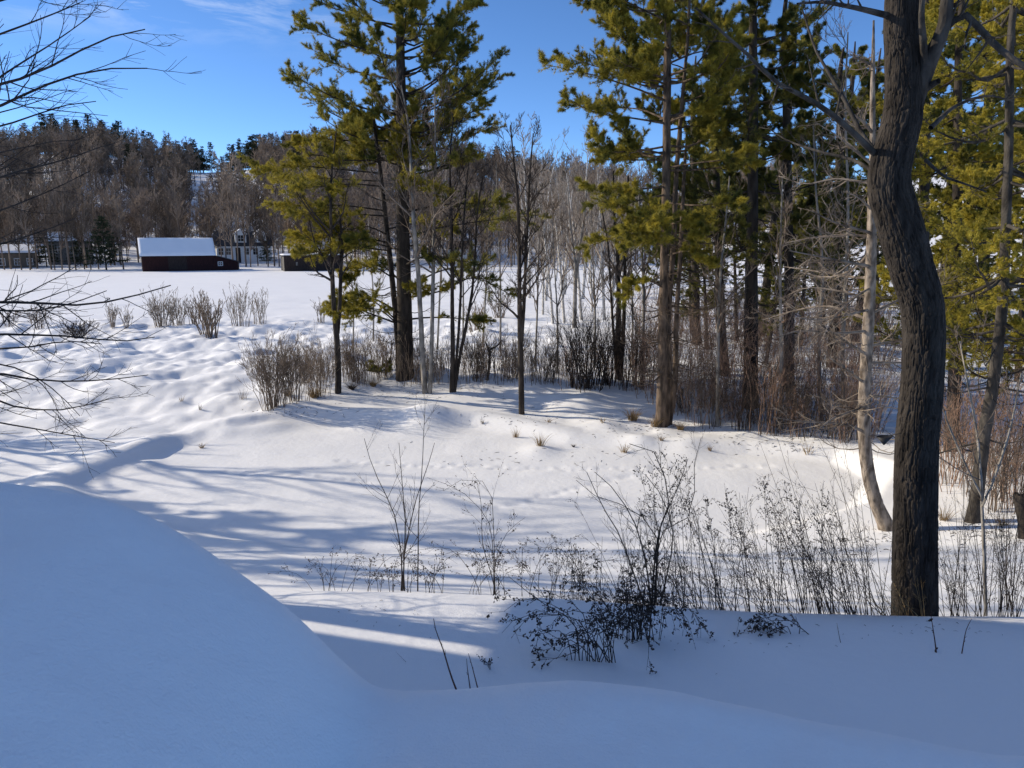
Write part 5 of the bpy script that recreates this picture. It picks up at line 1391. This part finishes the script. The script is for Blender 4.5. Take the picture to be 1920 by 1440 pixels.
droop_weed('dark hanging weed bundle below the tall twiggy bush at right', (1215, 1200), 7.3, [[(1212, 1205), (1214, 1140), (1220, 1080), (1225, 1030)], [(1212, 1205), (1222, 1130), (1245, 1120), (1262, 1190)], [(1212, 1205), (1225, 1120), (1270, 1130), (1335, 1190)], [(1212, 1205), (1230, 1130), (1290, 1150), (1310, 1200)], [(1212, 1205), (1205, 1140), (1200, 1120), (1210, 1180)]], 423, spread=26)
droop_weed('small dark bent weed on the terrace right of the hanging bundles', (1420, 1185), 7.3, [[(1495, 1195), (1470, 1170), (1430, 1160), (1400, 1152), (1385, 1165)], [(1495, 1195), (1490, 1170), (1450, 1190), (1410, 1175)], [(1480, 1192), (1440, 1170), (1395, 1185)]], 424, .012)


def stick(label, pts, Y, r0, seed, group='bare sticks poking from the near snow', leaf=0, br=(3, 2)):
    rng = np.random.default_rng(seed); b = base_at(pts[0][0], pts[0][1], Y)
    return px_weed('stick', label, 'stick', b, [pts], r0, rng, br, (.08, .3), seedn=leaf, seedsize=.03, group=group, rt=.001, dyr=.05, mats=('stalk', 'weed'))


def ystick(px, py): return float(hit(px, py, 3.3)[1])
stick('long leaning dark stick with a forked tip in the near snow, left of centre', [(862, 1310), (845, 1265), (830, 1215), (818, 1185), (813, 1160)], 5.6, .009, 501)
stick('left of two short upright sticks beside the long leaning stick', [(884, 1308), (880, 1280), (876, 1250), (875, 1235)], 5.6, .0075, 502)
stick('right of two short upright sticks beside the long leaning stick', [(900, 1308), (893, 1280), (884, 1245), (878, 1225)], 5.6, .0075, 503)
px_weed('dried_flower', 'small withered flower head on a bent stalk right of the sticks', 'dried flower', base_at(918, 1258, 6.0), [[(920, 1258), (916, 1245), (908, 1240), (898, 1235)], [(918, 1255), (912, 1242), (905, 1232)]], .003, r, (5, 2), (.4, .4), seedn=2, seedsize=.014, dyr=.05)
px_weed('dried_flower', 'small withered seed cluster on the snow below the hanging weed bundles', 'dried flower', base_at(1195, 1235, 6.9), [[(1200, 1238), (1192, 1225), (1185, 1212)], [(1200, 1238), (1190, 1230), (1178, 1228)]], .003, r, (5, 2), (.4, .4), seedn=2, seedsize=.014, dyr=.05)
stick('thin short stick on the terrace below the leaning weeds', [(1580, 1222), (1574, 1195), (1569, 1168)], 7.0, .006, 504)
stick('dark stalk with a withered leaf below the oak', [(1758, 1248), (1754, 1210), (1748, 1170), (1745, 1150)], 6.8, .009, 505, leaf=2)
stick('dark bent stalk right of the one with a withered leaf', [(1800, 1246), (1806, 1210), (1812, 1180), (1822, 1160)], 6.8, .0085, 506)
stick('thin slanting twig on the shaded terrace beside the left snowbank', [(768, 1248), (755, 1235), (742, 1222)], 6.1, .002, 507, br=(2, 1))
stick('tiny twig poking from the edge of the left snowbank', [(660, 1250), (650, 1232), (636, 1226)], 6.2, .002, 508, br=(3, 1))
stick('tiny dark twig on the near snow right of centre', [(1342, 1282), (1338, 1268), (1345, 1262)], 6.2, .0025, 509, br=(2, 1))
stick('short twigs stuck in the terrace right of the bent weed', [(1500, 1190), (1495, 1170), (1492, 1155)], 7.3, .006, 510)


def litter():
    """needles, bark bits and broken twigs lying on the snow below the trees"""
    rng = np.random.default_rng(700); g = Geo()
    for px, py, sx, sy, n in [(1240, 800, 130, 22, 160), (780, 735, 160, 16, 140), (980, 785, 120, 20, 60), (1450, 830, 160, 22, 120), (1000, 860, 260, 30, 50), (1250, 1200, 420, 30, 40), (700, 1150, 120, 24, 14), (1720, 1180, 160, 16, 30), (1640, 1010, 120, 20, 90), (560, 770, 90, 16, 60), (1850, 1000, 90, 22, 80)]:
        for i in range(n):
            b = hit(px + rng.normal() * sx * .5, py + rng.normal() * sy * .5)
            L = rng.uniform(.03, .16) * (1 if b[1] > 12 else .35); a = rng.uniform(0, 2 * PI); d = np.array([math.cos(a), math.sin(a), 0]) * L
            p0 = b - d * .5; p1 = b + d * .5; p0[2] = tz(p0[0], p0[1]) + .002; p1[2] = tz(p1[0], p1[1]) + .004; m = (p0 + p1) / 2 + [0, 0, .006]
            tubes(g, np.array([p0, m, p1])[None], np.array([[.5, 1, .4]]) * rng.uniform(.003, .009) * (1 if b[1] > 12 else .4), 3)
    o = g.build('litter', M['dark_twig']); tag(o, 'broken twigs and bark bits lying on the snow', 'litter', kind='stuff')


litter()

# ------------------------------------------------------------------ far woods
def far_bare(h, rng, n=(16, 7, 6), bare=.25, spread=1.0, r0=.16, tw=.035):
    g = Geo()
    tp = np.array([[0, 0, -.5], [rng.normal() * .1, rng.normal() * .1, h * .35], [rng.normal() * .3, rng.normal() * .3, h * .7], [rng.normal() * .4, rng.normal() * .4, h]])
    P = resample(tp, 8)[None]; R = np.linspace(r0, .03, 8)[None]; tubes(g, P, R, 5)
    L = [.34 * spread, .45, .5]
    for i, nn in enumerate(n):
        last = i == len(n) - 1
        P, R = spawn(P, R, nn, rng, bare if i == 0 else .15, 1, L[i], (20, 48), 3 if last else 5, .45, .10, .5, tw if last else tw * 1.2, tipr=.5, taper=.55 if i == 0 else .4); tubes(g, P, R, 3 if i else 4)
    return g


def far_conifer(h, rng, w=.22, tiers=16, mi=(0, 1)):
    g = Geo(); tubes(g, np.array([[0, 0, -.5], [0, 0, h * .5], [0, 0, h]])[None], np.array([[.16, .1, .02]]), 5, 1)
    pos = []; ax = []
    for i in range(tiers):
        f = .12 + .88 * (i + rng.random()) / tiers
        k = int(7 - 3 * f); a0 = rng.random() * 6
        for j in range(k):
            a = a0 + 2 * PI * j / k + rng.normal() * .25; Ln = w * h * (1.02 - f) ** .8 * rng.uniform(.6, 1.2) + .15
            d = np.array([math.cos(a), math.sin(a), rng.uniform(-.15, .35)])
            for s in np.linspace(.2, 1, max(3, int(Ln * 2.6))):
                pos.append(np.array([0, 0, h * f]) + d * Ln * s + rng.normal(size=3) * .12); ax.append(d)
    blades(g, np.array(pos), np.array(ax), rng, 9, .62, .16, .8, 0)
    return g


def make_far():
    rng = np.random.default_rng(600)
    FT = [far_bare(15, np.random.default_rng(610 + i), spread=s, bare=b) for i, (s, b) in enumerate([(1.0, .2), (.85, .35), (1.15, .25), (.7, .45)])]
    FM = [g.mesh('far_bare_tree', [M['far_twig']]) for g in FT]
    # trees one can tell apart along the far edge of the field
    spots = []
    for i in range(46):
        px = -60 + i * 27 + rng.uniform(-9, 9)
        if 268 < px < 405 or 535 < px < 640: Yd = rng.uniform(150, 175)
        else: Yd = rng.uniform(137, 172)
        spots.append((px, Yd, rng.uniform(.75, 1.25)))
    spots += [(102, 138, .8), (116, 140, .9), (142, 138, .85), (158, 141, .9), (170, 139, .75), (40, 138, .8), (8, 139, .85), (-12, 138, .9), (130, 139, 1.1), (96, 140, 1.05), (58, 142, 1.0), (20, 141, 1.1), (425, 139, 1.0), (438, 143, 1.15), (447, 139, .95), (462, 150, 1.2), (515, 152, 1.1), (524, 150, 1.0), (532, 156, 1.15), (545, 160, 1.1)]
    near = ['at its left end', 'left of the barn', 'behind the barn roof', 'beside the lean-to', 'behind the low shed', 'behind the yellow pine', 'behind the tallest pine', 'behind the slender stems', 'behind the lone tree', 'behind the white birches']
    cuts = [60, 268, 400, 515, 600, 690, 800, 920, 1010, 3000]
    SRC = []
    spots = [q for q in spots if not (402 < q[0] < 512 and q[1] < 166 and q not in spots[-8:-4])]
    spots += [(416, 150, .8), (470, 148, .85), (484, 152, .75), (503, 150, .85)]
    for i, (px, Yd, sc) in enumerate(spots):
        k = next(j for j, c in enumerate(cuts) if px < c)
        x = at(px, 500, Yd)[0]
        o = bpy.data.objects.new('bare_tree', FM[i % 4]); C.objects.link(o); o.location = (x, Yd, tz(x, Yd)); o.rotation_euler = (0, 0, rng.uniform(0, 6)); o.scale = (sc, sc, sc * rng.uniform(.9, 1.2))
        if i < 4: SRC.append(o)
        tag(o, 'grey-brown bare tree along the far edge of the field ' + near[k], 'bare tree', 'bare trees along the far edge of the field')
    # the spruce by the barn and a few dark evergreens near the houses
    CT = [far_conifer(12, np.random.default_rng(640 + i), w, t) for i, (w, t) in enumerate([(.3, 18), (.24, 18), (.36, 16), (.3, 13)])]
    CM = [g.mesh('conifer', [M['needle_far'], M['pine_bark']], smooth=False) for g in CT]
    def con(px, Yd, h, lab, grp, k, wsc=1.0, name='conifer_tree', cat='conifer'):
        x = at(px, 500, Yd)[0]; s = h / 12
        o = bpy.data.objects.new(name, CM[k % 4]); C.objects.link(o); o.location = (x, Yd, tz(x, Yd)); o.scale = (s * wsc, s * wsc, s); o.rotation_euler = (0, 0, rng.uniform(0, 6)); tag(o, lab, cat, grp)
    con(199, 137, 9.5, 'dark spreading spruce in front of the bare trees, left of the barn', None, 0, 1.25, 'spruce_tree', 'spruce')
    con(152, 152, 6.5, 'dark bushy evergreen in front of the grey house', None, 2, 1.3)
    con(88, 150, 7, 'dark round evergreen between the grey house and the left margin', None, 2, 1.3)
    con(500, 160, 5, 'small dark evergreen at the right corner of the cape house', None, 2, 1.2)
    # ridge conifers
    ridge_px = np.concatenate([rng.uniform(70, 250, 40), rng.uniform(250, 420, 22), rng.uniform(445, 640, 52), rng.uniform(640, 800, 12), rng.uniform(820, 1010, 26), rng.uniform(-60, 70, 6)])
    for i, px in enumerate(ridge_px):
        Yd = rng.uniform(318, 352); h = rng.uniform(9, 15) * (1.1 if 90 < px < 260 else 1)
        seg = 'above the barn' if 240 < px < 445 else ('at the left of the ridge' if px <= 240 else ('left of the tallest pine' if px < 700 else 'on the slope falling away right of the tallest pine'))
        con(px, Yd, h, 'dark evergreen on the skyline ' + seg, 'evergreens on the skyline ridge', i)
    for i in range(58):
        px = rng.choice([rng.uniform(-20, 330), rng.uniform(420, 640), rng.uniform(300, 900)]); Yd = rng.uniform(225, 300)
        con(px, Yd, rng.uniform(7, 12), 'dark evergreen mixed among the brown trees of the hillside', 'evergreens among the hillside trees', i + 1)
    # the mass of the hillside wood: one object that repeats the far trees over its points
    pts = []; rot = []; scl = []; kind = []
    while len(pts) < 2300:
        px = rng.uniform(-260, 1500); Yd = 156 + 176 * rng.random() ** .9
        if 372 < px < 488 and 268 < Yd < 332: continue
        if px > 1180 and rng.random() < .5: continue
        if 395 < px < 520 and Yd < 180: continue
        if 365 < px < 495 and 215 < Yd < 270 and rng.random() < .6: continue
        x = at(px, 400, Yd)[0]; low = rng.random() < .3
        pts.append((x, Yd, tz(x, Yd) - .2)); rot.append(rng.uniform(0, 6.28)); s = rng.uniform(.3, .5) if low else rng.uniform(.6, 1.05) * (1 - .3 * max(0, (Yd - 270) / 62)); scl.append((s * 1.25, s * 1.25, s)); kind.append(int(rng.integers(4)))
    me = bpy.data.meshes.new('hillside_wood'); me.from_pydata(pts, [], [])
    me.attributes.new('turn', 'FLOAT', 'POINT').data.foreach_set('value', rot)
    me.attributes.new('kind_index', 'INT', 'POINT').data.foreach_set('value', kind)
    me.attributes.new('size', 'FLOAT_VECTOR', 'POINT').data.foreach_set('vector', np.array(scl, dtype=np.float32).ravel())
    o = bpy.data.objects.new('hillside_wood', me); C.objects.link(o)
    ng = bpy.data.node_groups.new('wood', 'GeometryNodeTree')
    ng.interface.new_socket('Geometry', in_out='INPUT', socket_type='NodeSocketGeometry'); ng.interface.new_socket('Geometry', in_out='OUTPUT', socket_type='NodeSocketGeometry')
    gi = ng.nodes.new('NodeGroupInput'); go = ng.nodes.new('NodeGroupOutput'); jn = ng.nodes.new('GeometryNodeJoinGeometry')
    def attr(name, tp):
        n = ng.nodes.new('GeometryNodeInputNamedAttribute'); n.data_type = tp; n.inputs[0].default_value = name; return next(q for q in n.outputs if q.enabled and q.name == 'Attribute')
    at_r, at_k, at_s = attr('turn', 'FLOAT'), attr('kind_index', 'INT'), attr('size', 'FLOAT_VECTOR')
    cx = ng.nodes.new('ShaderNodeCombineXYZ'); ng.links.new(at_r, cx.inputs[2])
    for k in range(4):
        cp = ng.nodes.new('FunctionNodeCompare'); cp.data_type = 'INT'; cp.operation = 'EQUAL'
        ci = [q for q in cp.inputs if q.enabled]; ng.links.new(at_k, ci[0]); ci[1].default_value = k
        oi = ng.nodes.new('GeometryNodeObjectInfo'); oi.inputs['Object'].default_value = SRC[k]; oi.inputs['As Instance'].default_value = True
        ip = ng.nodes.new('GeometryNodeInstanceOnPoints')
        ng.links.new(gi.outputs[0], ip.inputs['Points']); ng.links.new(cp.outputs[0], ip.inputs['Selection']); ng.links.new(oi.outputs['Geometry'], ip.inputs['Instance'])
        ng.links.new(cx.outputs[0], ip.inputs['Rotation']); ng.links.new(at_s, ip.inputs['Scale']); ng.links.new(ip.outputs[0], jn.inputs[0])
    ng.links.new(jn.outputs[0], go.inputs[0])
    md = o.modifiers.new('wood', 'NODES'); md.node_group = ng
    tag(o, 'brown leafless wood covering the hillside', 'wood', kind='stuff')


make_far()

# ------------------------------------------------------------------ light, sky, camera
SUN_AZ = math.radians(-75)       # from +Y, clockwise positive: left and a little ahead
SUN_EL = math.radians(25)


def light():
    w = bpy.data.worlds.new('World'); bpy.context.scene.world = w; w.use_nodes = True
    nt = w.node_tree; nt.nodes.clear()
    out = nt.nodes.new('ShaderNodeOutputWorld'); bg = nt.nodes.new('ShaderNodeBackground')
    sky = nt.nodes.new('ShaderNodeTexSky'); sky.sky_type = 'NISHITA'; sky.sun_disc = False
    sky.sun_elevation = SUN_EL; sky.sun_rotation = SUN_AZ % (2 * PI)
    sky.air_density = .52; sky.dust_density = .0; sky.ozone_density = 4.5; sky.altitude = 300
    bg.inputs[1].default_value = .15
    # thin wisps of cloud high on the left
    tc = nt.nodes.new('ShaderNodeTexCoord'); mp = nt.nodes.new('ShaderNodeMapping')
    mp.inputs['Scale'].default_value = (5, 5, 26); mp.inputs['Rotation'].default_value = (.0, .10, 0)
    nt.links.new(tc.outputs['Generated'], mp.inputs[0])
    n = nt.nodes.new('ShaderNodeTexNoise'); n.inputs['Scale'].default_value = 1.3; n.inputs['Detail'].default_value = 7; n.inputs['Roughness'].default_value = .62; n.inputs['Distortion'].default_value = .5
    nt.links.new(mp.outputs[0], n.inputs[0])
    r = nt.nodes.new('ShaderNodeValToRGB'); r.color_ramp.elements[0].position = .43; r.color_ramp.elements[1].position = .70
    nt.links.new(n.outputs[0], r.inputs[0])
    sp = nt.nodes.new('ShaderNodeSeparateXYZ'); nt.links.new(tc.outputs['Generated'], sp.inputs[0])
    m1 = nt.nodes.new('ShaderNodeMapRange'); m1.inputs[1].default_value = .2; m1.inputs[2].default_value = .30; m1.interpolation_type = 'SMOOTHSTEP'
    nt.links.new(sp.outputs[2], m1.inputs[0])
    m2 = nt.nodes.new('ShaderNodeMapRange'); m2.inputs[1].default_value = -.08; m2.inputs[2].default_value = -.38; m2.interpolation_type = 'SMOOTHSTEP'
    nt.links.new(sp.outputs[0], m2.inputs[0])
    mu = nt.nodes.new('ShaderNodeMath'); mu.operation = 'MULTIPLY'; nt.links.new(m1.outputs[0], mu.inputs[0]); nt.links.new(m2.outputs[0], mu.inputs[1])
    mu2 = nt.nodes.new('ShaderNodeMath'); mu2.operation = 'MULTIPLY'; nt.links.new(mu.outputs[0], mu2.inputs[0]); nt.links.new(r.outputs[0], mu2.inputs[1])
    hs = nt.nodes.new('ShaderNodeHueSaturation'); hs.inputs['Saturation'].default_value = 1.06
    nt.links.new(sky.outputs[0], hs.inputs['Color'])
    mx = nt.nodes.new('ShaderNodeMix'); mx.data_type = 'RGBA'
    nt.links.new(mu2.outputs[0], mx.inputs[0]); nt.links.new(hs.outputs[0], mx.inputs[6]); mx.inputs[7].default_value = (5.2, 5.6, 6.2, 1)
    nt.links.new(mx.outputs[2], bg.inputs[0]); nt.links.new(bg.outputs[0], out.inputs[0])
    l = bpy.data.lights.new('sun', 'SUN'); l.energy = 3.65; l.angle = math.radians(.5); l.color = (1, .88, .70)
    o = bpy.data.objects.new('sun', l); C.objects.link(o)
    d = Vector((math.sin(SUN_AZ) * math.cos(SUN_EL), math.cos(SUN_AZ) * math.cos(SUN_EL), math.sin(SUN_EL)))
    o.rotation_euler = d.to_track_quat('Z', 'Y').to_euler()
    cam = bpy.data.cameras.new('camera'); co = bpy.data.objects.new('camera', cam); C.objects.link(co)
    co.location = tuple(CAM); co.rotation_euler = (PI / 2 - TH, 0, 0)
    cam.sensor_fit = 'HORIZONTAL'; cam.sensor_width = 36; cam.lens = 36 * F / 1920; cam.clip_end = 20000; cam.clip_start = .05
    sc = bpy.context.scene
    sc.camera = co
    sc.view_settings.view_transform = 'Standard'; sc.view_settings.look = 'None'; sc.view_settings.exposure = .45; sc.view_settings.gamma = 1
    sc.cycles.max_bounces = 6; sc.cycles.diffuse_bounces = 4; sc.cycles.transparent_max_bounces = 4


light()
